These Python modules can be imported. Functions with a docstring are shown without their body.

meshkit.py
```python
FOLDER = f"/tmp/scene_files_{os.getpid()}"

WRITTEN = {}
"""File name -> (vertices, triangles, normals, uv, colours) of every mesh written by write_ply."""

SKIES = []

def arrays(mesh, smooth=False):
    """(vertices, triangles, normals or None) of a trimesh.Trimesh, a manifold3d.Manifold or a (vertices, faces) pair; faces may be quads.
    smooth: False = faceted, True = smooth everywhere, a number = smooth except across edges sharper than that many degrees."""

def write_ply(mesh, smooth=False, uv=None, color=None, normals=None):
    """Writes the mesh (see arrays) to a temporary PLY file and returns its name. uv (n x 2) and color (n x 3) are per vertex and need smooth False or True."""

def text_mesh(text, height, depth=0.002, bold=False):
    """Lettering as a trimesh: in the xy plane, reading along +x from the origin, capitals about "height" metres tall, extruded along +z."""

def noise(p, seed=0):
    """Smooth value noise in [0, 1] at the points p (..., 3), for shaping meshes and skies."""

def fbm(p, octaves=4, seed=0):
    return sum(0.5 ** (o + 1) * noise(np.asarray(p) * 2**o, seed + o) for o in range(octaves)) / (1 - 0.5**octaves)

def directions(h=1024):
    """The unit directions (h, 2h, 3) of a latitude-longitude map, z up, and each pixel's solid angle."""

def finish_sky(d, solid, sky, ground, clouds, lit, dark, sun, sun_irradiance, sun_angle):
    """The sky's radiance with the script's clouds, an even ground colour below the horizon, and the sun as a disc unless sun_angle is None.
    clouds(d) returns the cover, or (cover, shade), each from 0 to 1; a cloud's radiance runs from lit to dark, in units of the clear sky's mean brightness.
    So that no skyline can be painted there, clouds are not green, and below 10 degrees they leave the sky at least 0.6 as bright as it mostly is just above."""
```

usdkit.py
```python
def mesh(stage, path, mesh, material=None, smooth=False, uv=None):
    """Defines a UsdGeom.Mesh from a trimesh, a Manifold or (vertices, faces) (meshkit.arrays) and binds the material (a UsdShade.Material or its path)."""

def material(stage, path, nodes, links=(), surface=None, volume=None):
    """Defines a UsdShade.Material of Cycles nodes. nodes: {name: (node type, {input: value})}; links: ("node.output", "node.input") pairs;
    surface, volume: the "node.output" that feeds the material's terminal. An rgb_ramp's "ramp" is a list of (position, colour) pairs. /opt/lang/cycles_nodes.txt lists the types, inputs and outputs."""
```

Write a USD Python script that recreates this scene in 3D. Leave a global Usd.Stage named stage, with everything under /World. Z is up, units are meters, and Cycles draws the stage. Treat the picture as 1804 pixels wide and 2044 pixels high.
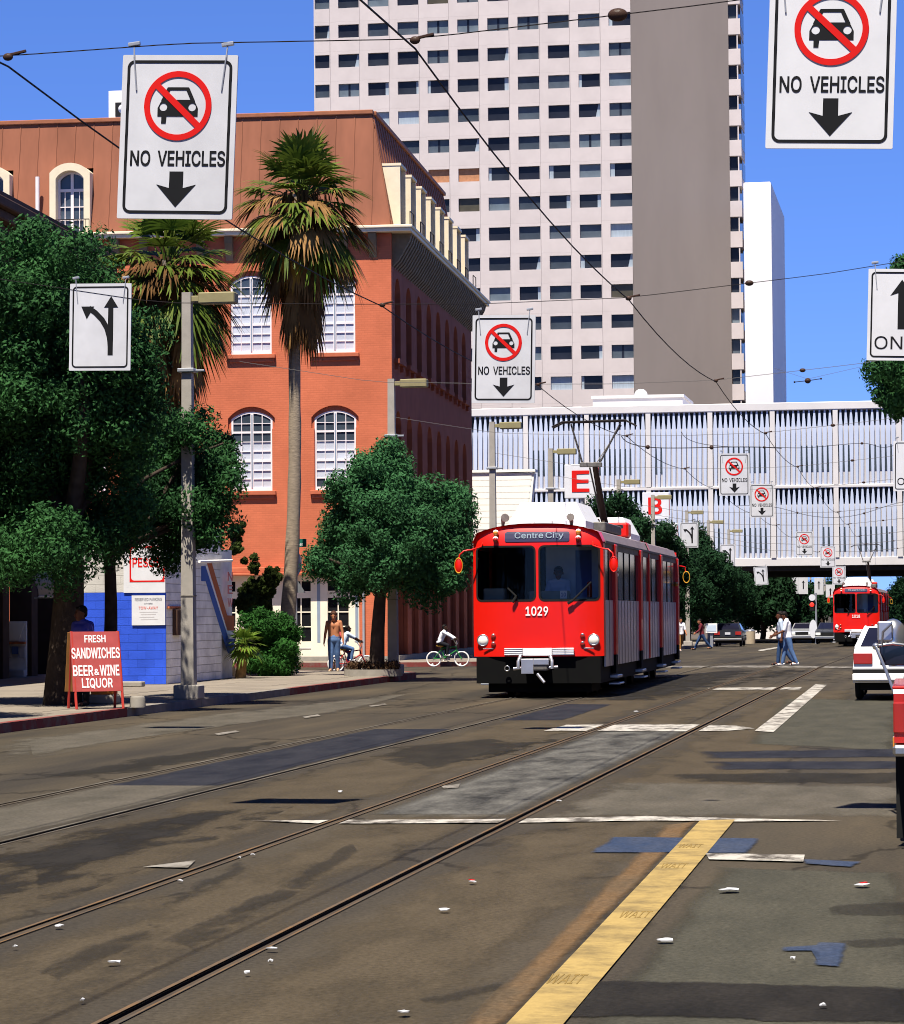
import math, random
import numpy as np, trimesh, manifold3d, shapely, usdkit, meshkit
from shapely.geometry import Polygon, LineString, Point, box as sbox
from shapely import affinity
from pxr import Usd, UsdGeom, UsdLux, UsdShade, Gf, Sdf, Vt

stage = Usd.Stage.CreateInMemory()
UsdGeom.SetStageUpAxis(stage, "Z")
UsdGeom.Xform.Define(stage, "/World")
UsdGeom.Scope.Define(stage, "/World/Looks")

# ---------------------------------------------------------------- camera, sky, sun, exposure
EYE = np.array([0.0, 0.0, 1.72])
FOC, CX, CY = 5500.0, 902.0, 1022.0            # a long lens; measured on an 1804 x 2044 picture
ROLL = math.radians(0.43)


def basis(yaw, pitch):
    f = np.array([-math.sin(yaw) * math.cos(pitch), math.cos(yaw) * math.cos(pitch), math.sin(pitch)])
    r = np.cross(f, [0, 0, 1.0]); r /= np.linalg.norm(r)
    u = np.cross(r, f)
    return r * math.cos(ROLL) - u * math.sin(ROLL), u * math.cos(ROLL) + r * math.sin(ROLL), f


def project(p, b):
    d = np.asarray(p, float) - EYE
    x, y, z = d @ b[0], d @ b[1], d @ b[2]
    return CX + FOC * x / z, CY - FOC * y / z


yaw, pitch = math.radians(9.96), math.radians(2.08)
for _ in range(20):                             # the street runs along +Y and vanishes at this point
    u_, v_ = project(EYE + [0, 1, 0], basis(yaw, pitch))
    yaw += (1868 - u_) / FOC * 0.9
    pitch += (v_ - 1217) / FOC * -0.9
BAS = basis(yaw, pitch)
cam = UsdGeom.Camera.Define(stage, "/World/camera")
cam.AddTransformOp().Set(Gf.Matrix4d(*BAS[0], 0, *BAS[1], 0, *(-BAS[2]), 0, *EYE, 1))
cam.CreateHorizontalApertureAttr(36.0)
cam.CreateFocalLengthAttr(36.0 * FOC / 1804)
cam.CreateClippingRangeAttr(Gf.Vec2f(0.1, 20000))
cam.CreateExposureAttr(EXPOSURE := 1.0)

SUN_EL, SUN_AZ = math.radians(66), math.atan2(-0.16, -1.0)      # azimuth = atan2(x, y) of the way to the sun
SUND = np.array([math.cos(SUN_EL) * math.sin(SUN_AZ), math.cos(SUN_EL) * math.cos(SUN_AZ), math.sin(SUN_EL)])
SKY = 0.080
dome = UsdLux.DomeLight.Define(stage, "/World/sky")
dome.GetPrim().SetCustomDataByKey("kind", "structure")
skym = usdkit.material(stage, "/World/Looks/sky_air", {
    "tc": ("texture_coordinate", {}), "mp": ("mapping", {"scale": (1, 1, 0.36)}),      # a clear, dry sky that deepens slowly with height
    "s": ("sky_texture", {"sky_type": "single_scattering", "sun_disc": False, "sun_elevation": SUN_EL, "sun_rotation": SUN_AZ % (2 * math.pi),
                          "altitude": 2500.0, "air_density": 0.4, "aerosol_density": 0.0, "ozone_density": 10.0}),
    "deep": ("mix_color", {"blend_type": "multiply", "fac": 1.0, "b": (0.66, 0.71, 0.93), "use_clamp": False}),
    "b": ("background_shader", {"strength": SKY})}, [("tc.generated", "mp.vector"), ("mp.vector", "s.vector"), ("s.color", "deep.a"), ("deep.result", "b.color")], surface="b.background")
UsdShade.MaterialBindingAPI.Apply(dome.GetPrim()).Bind(skym)
sun = UsdLux.DistantLight.Define(stage, "/World/sun")
sun.CreateNormalizeAttr(True); sun.CreateIntensityAttr(1.22); sun.CreateAngleAttr(0.5); sun.CreateColorAttr(Gf.Vec3f(1.0, 0.94, 0.82))
zx = SUND; xx = np.cross([0, 1.0, 0], zx); xx /= np.linalg.norm(xx); yx = np.cross(zx, xx)
sun.AddTransformOp().Set(Gf.Matrix4d(*xx, 0, *yx, 0, *zx, 0, 0, 0, 60, 1))


# ---------------------------------------------------------------- helpers
def ray(u, v):
    d = BAS[0] * (u - CX) / FOC + BAS[1] * (CY - v) / FOC + BAS[2]
    return d / d[1]


def at(u, v, Y):
    """the point seen at picture place (u, v) on the plane at distance Y along the street"""
    return EYE + ray(u, v) * Y


def zg(y):
    """the street falls gently beyond the crossing"""
    return -0.005 * np.clip(np.asarray(y, float) - 85, 0, 260)


def gnd(u, v, h=0.0):
    d = ray(u, v); Y = 50.0
    for _ in range(40):
        Y = 0.5 * Y + 0.5 * ((float(zg(Y)) + h - EYE[2]) / d[2])
    return EYE + d * Y


class MB:
    def __init__(s):
        s.v, s.f, s.n = [], [], 0

    def add(s, v, f):
        v = np.asarray(v, float).reshape(-1, 3); f = np.asarray(f, int)
        if f.shape[1] == 4:
            f = np.vstack([f[:, [0, 1, 2]], f[:, [0, 2, 3]]])
        s.v.append(v); s.f.append(f + s.n); s.n += len(v)
        return s

    def tm(s, m, T=None):
        v = np.array(m.vertices)
        if T is not None:
            v = v @ np.asarray(T)[:3, :3].T + np.asarray(T)[:3, 3]
        return s.add(v, m.faces)

    def man(s, m):
        a = m.to_mesh()
        return s.add(a.vert_properties[:, :3], a.tri_verts)

    def box(s, x0, x1, y0, y1, z0, z1, b=0.0):
        x0, x1 = min(x0, x1), max(x0, x1); y0, y1 = min(y0, y1), max(y0, y1); z0, z1 = min(z0, z1), max(z0, z1)
        if b:
            b = min(b, 0.45 * (x1 - x0), 0.45 * (y1 - y0), 0.45 * (z1 - z0))
            p = []
            for x, dx in ((x0, b), (x1, -b)):
                for y, dy in ((y0, b), (y1, -b)):
                    for z, dz in ((z0, b), (z1, -b)):
                        p += [(x + dx, y + dy, z), (x + dx, y, z + dz), (x, y + dy, z + dz)]
            h = manifold3d.Manifold.hull_points(np.array(p))
            return s.man(h)
        v = [(x, y, z) for x in (x0, x1) for y in (y0, y1) for z in (z0, z1)]
        return s.add(v, [(0, 1, 3, 2), (4, 6, 7, 5), (0, 4, 5, 1), (2, 3, 7, 6), (0, 2, 6, 4), (1, 5, 7, 3)])

    def quad(s, a, b, c, d):
        return s.add([a, b, c, d], [(0, 1, 2, 3)])

    def tube(s, pts, r, n=8, cap=True):
        pts = np.asarray(pts, float); k = len(pts)
        r = np.full(k, r) if np.ndim(r) == 0 else np.asarray(r, float)
        t = np.gradient(pts, axis=0); t /= np.maximum(np.linalg.norm(t, axis=1, keepdims=True), 1e-9)
        ref = np.array([0, 0, 1.0]) if abs(t[0][2]) < 0.9 else np.array([1.0, 0, 0])
        V = []
        for i in range(k):
            a = np.cross(t[i], ref); a /= max(np.linalg.norm(a), 1e-9); b = np.cross(t[i], a); ref = np.cross(a, t[i]) if np.linalg.norm(np.cross(a, t[i])) > 1e-6 else ref
            th = np.arange(n) / n * 2 * np.pi + math.pi / n
            V.append(pts[i] + r[i] * (np.cos(th)[:, None] * a + np.sin(th)[:, None] * b))
        V = np.vstack(V); F = []
        for i in range(k - 1):
            for j in range(n):
                F.append((i * n + j, i * n + (j + 1) % n, (i + 1) * n + (j + 1) % n, (i + 1) * n + j))
        s.add(V, F)
        if cap:
            for i in (0, k - 1):
                ring = V[i * n:(i + 1) * n]
                s.add(np.vstack([ring, pts[i]]), [(j, (j + 1) % n, n) for j in range(n)])
        return s

    def poly(s, g, depth, o=(0, 0, 0), x=(1, 0, 0), y=(0, 0, 1)):
        """a flat shape in the plane (x, y) through o, thickened along x cross y; facing the camera by default"""
        x = np.asarray(x, float); y = np.asarray(y, float); n = np.cross(x, y)
        for q in getattr(g, "geoms", [g]):
            if q.is_empty or q.area < 1e-7 or q.geom_type != "Polygon":
                continue
            m = trimesh.creation.extrude_polygon(q, depth, engine="earcut")
            v = np.array(m.vertices)
            s.add(np.asarray(o) + v[:, :1] * x + v[:, 1:2] * y + v[:, 2:] * n, m.faces)
        return s

    def sheet(s, g, o=(0, 0, 0), x=(1, 0, 0), y=(0, 0, 1)):
        """a single-sided sheet (window glass) in the plane (x, y) through o"""
        x = np.asarray(x, float); y = np.asarray(y, float)
        for q in getattr(g, "geoms", [g]):
            if q.geom_type == "Polygon" and q.area > 1e-6:
                v, f = trimesh.creation.triangulate_polygon(q, engine="earcut"); f = np.asarray(f)
                e1, e2 = v[f[:, 1]] - v[f[:, 0]], v[f[:, 2]] - v[f[:, 0]]
                f[e1[:, 0] * e2[:, 1] - e1[:, 1] * e2[:, 0] < 0] = f[e1[:, 0] * e2[:, 1] - e1[:, 1] * e2[:, 0] < 0][:, ::-1]
                s.add(np.asarray(o) + v[:, :1] * x + v[:, 1:2] * y, f)
        return s

    def text(s, t, h, o, w=None, depth=0.003, bold=False, x=(1, 0, 0), y=(0, 0, 1), centre=True):
        m = meshkit.text_mesh(t, h, depth, bold)
        v = np.array(m.vertices)
        x0, x1 = v[:, 0].min(), v[:, 0].max()
        k = (w / (x1 - x0)) if w else 1.0
        v[:, 0] = (v[:, 0] - ((x0 + x1) / 2 if centre else x0)) * k
        x = np.asarray(x, float); y = np.asarray(y, float); n = np.cross(x, y)
        return s.add(np.asarray(o) + v[:, :1] * x + v[:, 1:2] * y + v[:, 2:] * n, m.faces)

    def ball(s, c, r, sub=2, sc=(1, 1, 1)):
        m = trimesh.creation.icosphere(sub, 1.0)
        return s.add(np.array(m.vertices) * np.asarray(sc) * r + np.asarray(c), m.faces)

    def disc(s, c, r, depth, axis=(0, -1, 0), n=20):
        a = np.asarray(axis, float); a /= np.linalg.norm(a)
        return s.tube([np.asarray(c), np.asarray(c) + a * depth], r, n)

    def torus(s, c, R, r, axis="x", n=28, m=8):
        th = np.arange(n) / n * 2 * np.pi; ph = np.arange(m) / m * 2 * np.pi
        A, B = np.meshgrid(th, ph, indexing="ij")
        p, q, w = (R + r * np.cos(B)) * np.cos(A), (R + r * np.cos(B)) * np.sin(A), r * np.sin(B)
        P = {"x": (w, p, q), "y": (p, w, q), "z": (p, q, w)}[axis]
        V = np.stack(P, -1).reshape(-1, 3) + np.asarray(c)
        F = [(i * m + j, i * m + (j + 1) % m, ((i + 1) % n) * m + (j + 1) % m, ((i + 1) % n) * m + j) for i in range(n) for j in range(m)]
        return s.add(V, F)

    def data(s):
        return np.vstack(s.v), np.vstack(s.f)

    def move(s, T):
        T = np.asarray(T); s.v = [v @ T[:3, :3].T + T[:3, 3] for v in s.v]
        return s

    def drop(s):
        s.v = [np.column_stack([v[:, 0], v[:, 1], v[:, 2] + zg(v[:, 1])]) for v in s.v]
        return s


USED = {}


def free(parent, name):
    key = (parent, name); n = USED.get(key, 0); USED[key] = n + 1
    return f"{parent}/{name}" if n == 0 else f"{parent}/{name}_{n:03d}"


def data_of(prim, label=None, cat=None, group=None, kind=None):
    for k, v in (("label", label), ("category", cat), ("group", group), ("kind", kind)):
        if v:
            prim.SetCustomDataByKey(k, v)


def part(name, mb, m, parent="/World", smooth=False, label=None, cat=None, group=None, kind=None):
    path = free(parent, name)
    usdkit.mesh(stage, path, mb.data() if isinstance(mb, MB) else mb, MATS[m] if isinstance(m, str) else m, smooth)
    data_of(stage.GetPrimAtPath(path), label, cat, group, kind)
    return path


def pose(loc=(0, 0, 0), rz=0.0, ry=0.0, rx=0.0, sc=1.0):
    c = trimesh.transformations.euler_matrix(rx, ry, rz, "sxyz"); c[:3, :3] *= sc; c[:3, 3] = loc
    return c


def thing(name, label, cat, T=None, group=None):
    path = free("/World", name)
    x = UsdGeom.Xform.Define(stage, path)
    T = np.eye(4) if T is None else T
    x.AddTransformOp().Set(Gf.Matrix4d(*np.asarray(T).T.ravel().tolist()))
    data_of(x.GetPrim(), label, cat, group)
    return path


def dup(src, label, T, group=None, name=None):
    p = stage.GetPrimAtPath(src)
    path = thing(name or src.rsplit("/", 1)[1].split("_0")[0], label, p.GetCustomDataByKey("category"), T, group or p.GetCustomDataByKey("group"))
    q = stage.GetPrimAtPath(path)
    q.GetReferences().AddInternalReference(src); q.SetInstanceable(True)
    return path


# ---------------------------------------------------------------- materials
MATS = {}


def mul(c, k):
    return tuple(min(1.0, x * k) for x in c)


def mat(name, col, rough=0.6, var=0.12, scale=3.0, detail=4, metal=0.0, spec=0.1, coat=0.0, bump=0.0, bscale=60.0, stretch=(1, 1, 1), island=0.0, transl=0.0, col2=None, world=False, emit=0.0, each=0.0):
    N = {"tc": ("texture_coordinate", {}), "geo": ("geometry", {}), "mp": ("mapping", {"scale": stretch}),
         "n": ("noise_texture", {"scale": scale, "detail": detail, "roughness": 0.6}),
         "r": ("rgb_ramp", {"ramp": [(0.3, mul(col, 1 - var)), (0.7, mul(col2 or col, 1 + var))]}),
         "p": ("principled_bsdf", {"roughness": rough, "metallic": metal, "specular_ior_level": spec, "coat_weight": coat})}
    L = [("geo.position" if world else "tc.object", "mp.vector"), ("mp.vector", "n.vector"), ("n.fac", "r.fac")]
    out = "r.color"
    if island:
        N["h"] = ("hsv", {}); N["mr"] = ("map_range", {"to_min": 1 - island, "to_max": 1 + island})
        L += [("geo.random_per_island", "mr.value"), ("mr.result", "h.value"), (out, "h.color")]; out = "h.color"
    if each:                                    # pieces cast or painted one by one differ a little
        N["oi"] = ("object_info", {}); N["he"] = ("hsv", {}); N["me"] = ("map_range", {"to_min": 1 - each, "to_max": 1 + each})
        L += [("oi.random", "me.value"), ("me.result", "he.value"), (out, "he.color")]; out = "he.color"
    L.append((out, "p.base_color"))
    if emit:
        N["p"][1]["emission_strength"] = emit; L.append((out, "p.emission_color"))
    if bump:
        N["bn"] = ("noise_texture", {"scale": bscale, "detail": 3}); N["b"] = ("bump", {"strength": bump, "distance": 0.02})
        L += [("mp.vector", "bn.vector"), ("bn.fac", "b.height"), ("b.normal", "p.normal")]
    s = "p.BSDF"
    if transl:
        N["t"] = ("diffuse_bsdf" if False else "translucent_bsdf", {}); N["mx"] = ("mix_closure", {"fac": transl})
        L += [(out, "t.color"), ("p.BSDF", "mx.closure1"), ("t.BSDF", "mx.closure2")]; s = "mx.closure"
    MATS[name] = usdkit.material(stage, "/World/Looks/" + name, N, L, surface=s)


def pane_mat(name, tint=(0.55, 0.6, 0.62), ior=1.5, rough=0.02):
    MATS[name] = usdkit.material(stage, "/World/Looks/" + name, {
        "t": ("transparent_bsdf", {"color": tint}), "g": ("glossy_bsdf", {"color": (0.95, 0.97, 1.0), "roughness": rough}),
        "f": ("fresnel", {"IOR": ior}), "m": ("mix_closure", {})},
        [("f.fac", "m.fac"), ("t.BSDF", "m.closure1"), ("g.BSDF", "m.closure2")], surface="m.closure")


def blockwork(name, c1, c2, mortar, w, h, msize=0.012, rot=(0, 0, 0), bump=0.3, rough=0.8, off=0.5):
    """far-off walls: courses of brick as a fine pattern"""
    MATS[name] = usdkit.material(stage, "/World/Looks/" + name, {
        "tc": ("texture_coordinate", {}), "mp": ("mapping", {"rotation": rot}),
        "b": ("brick_texture", {"color1": c1, "color2": c2, "mortar": mortar, "scale": 1.0, "brick_width": w, "row_height": h, "mortar_size": msize, "offset": off}),
        "n": ("noise_texture", {"scale": 0.45, "detail": 8, "roughness": 0.65}), "mr": ("map_range", {"from_min": 0.3, "from_max": 0.7, "to_min": 0.80, "to_max": 1.12}), "h": ("hsv", {}),
        "bp": ("bump", {"strength": bump, "distance": 0.01, "invert": True}), "p": ("principled_bsdf", {"roughness": rough, "specular_ior_level": 0.05})},
        [("tc.object", "mp.vector"), ("mp.vector", "b.vector"), ("tc.object", "n.vector"), ("n.fac", "mr.value"), ("mr.result", "h.value"), ("b.color", "h.color"),
         ("h.color", "p.base_color"), ("b.fac", "bp.height"), ("bp.normal", "p.normal")], surface="p.BSDF")


def paint_road(name, base, warm, dark, streak=1.0, lo=0.35, hi=0.65, rough=0.85):
    """asphalt: aggregate grain, broad worn areas, tyre-dark stretches along the street"""
    MATS[name] = usdkit.material(stage, "/World/Looks/" + name, {
        "tc": ("texture_coordinate", {}),
        "m1": ("mapping", {"scale": (0.5, 0.16, 1)}), "n1": ("noise_texture", {"scale": 1.0, "detail": 6, "roughness": 0.62}), "r1": ("rgb_ramp", {"ramp": [(lo, base), (hi, warm)]}),
        "m2": ("mapping", {"scale": (0.9, 0.07, 1)}), "n2": ("noise_texture", {"scale": 1.0, "detail": 5, "roughness": 0.55}), "r2": ("rgb_ramp", {"ramp": [(0.40, (0.0, 0, 0)), (0.62, (1, 1, 1))]}),
        "dk": ("mix_color", {"blend_type": "mix", "b": dark}), "s2": ("math", {"math_type": "multiply", "value2": 0.75 * streak}),
        "n3": ("noise_texture", {"scale": 30.0, "detail": 4, "roughness": 0.8}), "r3": ("map_range", {"from_min": 0.25, "from_max": 0.75, "to_min": 0.50, "to_max": 1.5}), "h": ("hsv", {}),
        "m4": ("mapping", {"scale": (0.42, 0.16, 1)}), "nd": ("noise_texture", {"scale": 1.3, "detail": 5, "roughness": 0.7}), "wv": ("mix_vector", {"fac": 0.35}),
        "v": ("voronoi_texture", {"feature": "distance_to_edge", "scale": 1.0}), "vr": ("map_range", {"from_min": 0.004, "from_max": 0.014, "to_min": 0.55, "to_max": 1.0, "clamp": True}),
        "hh": ("math", {"math_type": "multiply"}), "bp": ("bump", {"strength": 0.25, "distance": 0.006}), "p": ("principled_bsdf", {"roughness": rough, "specular_ior_level": 0.08})},
        [("tc.object", "m1.vector"), ("m1.vector", "n1.vector"), ("n1.fac", "r1.fac"), ("tc.object", "m2.vector"), ("m2.vector", "n2.vector"), ("n2.fac", "r2.fac"), ("r2.color", "s2.value1"),
         ("s2.value", "dk.fac"), ("r1.color", "dk.a"), ("tc.object", "n3.vector"), ("n3.fac", "r3.value"), ("tc.object", "m4.vector"), ("m4.vector", "nd.vector"), ("m4.vector", "wv.a"), ("nd.color", "wv.b"), ("wv.result", "v.vector"), ("v.distance", "vr.value"),
         ("r3.result", "hh.value1"), ("vr.result", "hh.value2"), ("hh.value", "h.value"), ("dk.result", "h.color"),
         ("h.color", "p.base_color"), ("n3.fac", "bp.height"), ("bp.normal", "p.normal")], surface="p.BSDF")


def worn(name, col, under, cut=0.5, soft=0.12, scale=2.2, stretch=(1, 1, 1), rough=0.8):
    """road paint worn through to the asphalt in places"""
    MATS[name] = usdkit.material(stage, "/World/Looks/" + name, {
        "tc": ("texture_coordinate", {}), "mp": ("mapping", {"scale": stretch}), "n": ("noise_texture", {"scale": scale, "detail": 7, "roughness": 0.7}),
        "r": ("rgb_ramp", {"ramp": [(cut - soft, under), (cut + soft, col)]}), "n3": ("noise_texture", {"scale": 30.0, "detail": 4, "roughness": 0.8}),
        "r3": ("map_range", {"from_min": 0.25, "from_max": 0.75, "to_min": 0.85, "to_max": 1.12}), "h": ("hsv", {}), "p": ("principled_bsdf", {"roughness": rough, "specular_ior_level": 0.08})},
        [("tc.object", "mp.vector"), ("mp.vector", "n.vector"), ("n.fac", "r.fac"), ("tc.object", "n3.vector"), ("n3.fac", "r3.value"), ("r3.result", "h.value"), ("r.color", "h.color"), ("h.color", "p.base_color")],
        surface="p.BSDF")


def stain(name, col, col2, k=1.1, opacity=0.92, scale=(2.2, 0.7, 1), rough=0.88):
    """a worn, dirty or shadow-painted area of the road whose rim frays out"""
    MATS[name] = usdkit.material(stage, "/World/Looks/" + name, {
        "tc": ("texture_coordinate", {}), "mp": ("mapping", {"scale": scale}), "n": ("noise_texture", {"scale": 1.0, "detail": 7, "roughness": 0.68}),
        "r": ("rgb_ramp", {"ramp": [(0.35, col), (0.65, col2)]}), "n3": ("noise_texture", {"scale": 30.0, "detail": 4, "roughness": 0.8}),
        "r3": ("map_range", {"from_min": 0.25, "from_max": 0.75, "to_min": 0.5, "to_max": 1.5}), "h": ("hsv", {}),
        "a": ("attribute", {"attribute": "soft"}), "n0": ("math", {"math_type": "multiply_add", "value2": 2 * k, "value3": -k}), "s": ("math", {"math_type": "add"}),
        "al": ("map_range", {"range_type": "smoothstep", "from_min": 0.0, "from_max": 0.55, "to_min": 0.0, "to_max": opacity, "clamp": True}),
        "p": ("principled_bsdf", {"roughness": rough, "specular_ior_level": 0.08})},
        [("tc.object", "mp.vector"), ("mp.vector", "n.vector"), ("n.fac", "r.fac"), ("tc.object", "n3.vector"), ("n3.fac", "r3.value"), ("r3.result", "h.value"), ("r.color", "h.color"),
         ("h.color", "p.base_color"), ("n.fac", "n0.value1"), ("n0.value", "s.value1"), ("a.fac", "s.value2"), ("s.value", "al.value"), ("al.result", "p.alpha")], surface="p.BSDF")


AS, ASW, ASD = (0.048, 0.040, 0.029), (0.072, 0.057, 0.038), (0.027, 0.024, 0.021)
paint_road("asphalt", AS, ASW, ASD)
paint_road("asphalt_dark", (0.024, 0.023, 0.024), (0.042, 0.038, 0.034), (0.016, 0.016, 0.018))
paint_road("asphalt_blue", (0.030, 0.032, 0.042), (0.05, 0.05, 0.06), (0.022, 0.024, 0.033), 0.6)
paint_road("asphalt_grey", (0.075, 0.076, 0.075), (0.12, 0.115, 0.10), (0.05, 0.05, 0.05), 0.9)
paint_road("asphalt_olive", (0.056, 0.057, 0.050), (0.084, 0.082, 0.068), (0.045, 0.045, 0.04), 0.4)
stain("stain_and_shadow_dark", (0.012, 0.011, 0.010), (0.024, 0.021, 0.018), 1.3)  # darkest road areas; also colours the painted shadow band at lower right
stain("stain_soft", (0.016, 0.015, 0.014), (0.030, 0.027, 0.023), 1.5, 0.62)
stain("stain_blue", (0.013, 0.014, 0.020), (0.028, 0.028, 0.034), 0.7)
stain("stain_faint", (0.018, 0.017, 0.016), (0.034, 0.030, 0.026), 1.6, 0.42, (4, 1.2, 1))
stain("stain_tan", (0.15, 0.088, 0.042), (0.085, 0.060, 0.036), 0.6, 0.95)
stain("stain_paint_blue", (0.026, 0.040, 0.078), (0.045, 0.055, 0.085), 0.9, 0.95, (3, 1.2, 1))
stain("stain_grey", (0.075, 0.067, 0.053), (0.115, 0.10, 0.08), 0.7, 0.75)
stain("stain_warm", (0.064, 0.050, 0.033), (0.090, 0.070, 0.046), 0.8, 0.7)
stain("stain_olive", (0.046, 0.044, 0.034), (0.066, 0.061, 0.046), 0.4, 0.9)
stain("stain_slab", (0.125, 0.118, 0.105), (0.026, 0.025, 0.024), 0.5, 0.9, (2.5, 0.8, 1))
worn("slab_worn", (0.17, 0.165, 0.155), (0.07, 0.065, 0.06), 0.5, 0.10, 1.2, (1.2, 0.35, 1))
worn("tan_strip", (0.14, 0.082, 0.040), (0.06, 0.045, 0.03), 0.40, 0.12, 2.0)
worn("road_white", (0.40, 0.37, 0.33), (0.07, 0.06, 0.05), 0.47, 0.08, 3.0, (1, 0.5, 1))
worn("road_white_faint", (0.22, 0.20, 0.175), (0.055, 0.046, 0.035), 0.5, 0.08, 3.0, (1, 0.5, 1))
worn("road_yellow", (0.33, 0.232, 0.085), (0.16, 0.115, 0.052), 0.45, 0.13, 3.0)
worn("road_blue", (0.030, 0.042, 0.075), (0.042, 0.038, 0.032), 0.48, 0.06, 4.0)
mat("yellow_wear", (0.22, 0.145, 0.045), 0.85)
mat("rail_steel", (0.055, 0.040, 0.025), 0.75, 0.35, 4.0, spec=0.2, stretch=(1, 0.2, 1))
mat("rust_edge", (0.15, 0.085, 0.04), 0.9, 0.4, 5.0, stretch=(1, 0.2, 1))
mat("groove", (0.016, 0.011, 0.007), 0.9)
worn("concrete_walk", (0.225, 0.19, 0.152), (0.155, 0.132, 0.108), 0.42, 0.15, 0.9)
mat("concrete", (0.27, 0.245, 0.21), 0.85, 0.15, 3, bump=0.15)
mat("pole_concrete", (0.33, 0.30, 0.265), 0.85, 0.10, 4, bump=0.1)
worn("kerb_red", (0.19, 0.045, 0.04), (0.16, 0.13, 0.11), 0.42, 0.1, 2.0)
mat("kerb_grey", (0.20, 0.18, 0.16), 0.9, 0.2)
mat("earth", (0.06, 0.045, 0.03), 0.95, 0.3)
mat("far_land", (0.10, 0.10, 0.085), 0.95, 0.3, 0.01)
# walls
ORG = (0.57, 0.158, 0.080)
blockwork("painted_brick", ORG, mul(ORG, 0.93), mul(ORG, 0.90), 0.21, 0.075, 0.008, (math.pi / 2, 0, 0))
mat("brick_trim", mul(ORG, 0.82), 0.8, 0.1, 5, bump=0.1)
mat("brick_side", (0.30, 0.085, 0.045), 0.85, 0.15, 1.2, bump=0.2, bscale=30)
mat("cream_paint", (0.72, 0.62, 0.45), 0.7, 0.06)
mat("storefront_cream", (0.78, 0.70, 0.56), 0.7, 0.05)
mat("blue_grey_paint", (0.24, 0.29, 0.36), 0.7, 0.05)
mat("tan_stone", (0.19, 0.14, 0.085), 0.8, 0.15, 6)
mat("mansard_copper", (0.235, 0.088, 0.050), 0.62, 0.14, 1.0, stretch=(1.5, 1.5, 0.35), each=0.06)
mat("mansard_cap", (0.30, 0.115, 0.06), 0.6, 0.12)
mat("white_frame", (0.80, 0.72, 0.72), 0.6, 0.04)
mat("curtain", (0.80, 0.82, 0.86), 0.9, 0.10, 2.0, stretch=(3, 1, 0.6))
mat("dark_room", (0.02, 0.02, 0.022), 0.9)
mat("black_void", (0.008, 0.008, 0.009), 0.95, 0.2)
mat("dark_pane", (0.012, 0.012, 0.014), 0.08, 0.2, spec=0.5)
mat("precast", (0.54, 0.47, 0.445), 0.85, 0.06, 0.5, detail=6, each=0.022)
mat("shear_grey", (0.200, 0.168, 0.153), 0.9, 0.07, 0.25, detail=9, stretch=(1, 1, 0.25), bump=0.2, bscale=20)
mat("tower_white", (0.74, 0.70, 0.68), 0.8, 0.03, 0.1)
for k, (c, r) in enumerate([((0.017, 0.019, 0.027), .1), ((0.024, 0.028, 0.036), .1), ((0.075, 0.092, 0.11), .2), ((0.12, 0.15, 0.175), .25), ((0.045, 0.056, 0.070), .15), ((0.065, 0.058, 0.040), .2)]):
    mat(f"tower_glass_{'abcdef'[k]}", c, r, 0.2, 0.6, spec=0.2)
mat("blind_pale", (0.30, 0.35, 0.40), 0.8, 0.12, 3.0, stretch=(4, 1, 0.2))
mat("blind_brown", (0.40, 0.19, 0.10), 0.8, 0.15, 3.0)
mat("fin_white", (0.47, 0.52, 0.65), 0.6, 0.05, 0.5)
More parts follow.
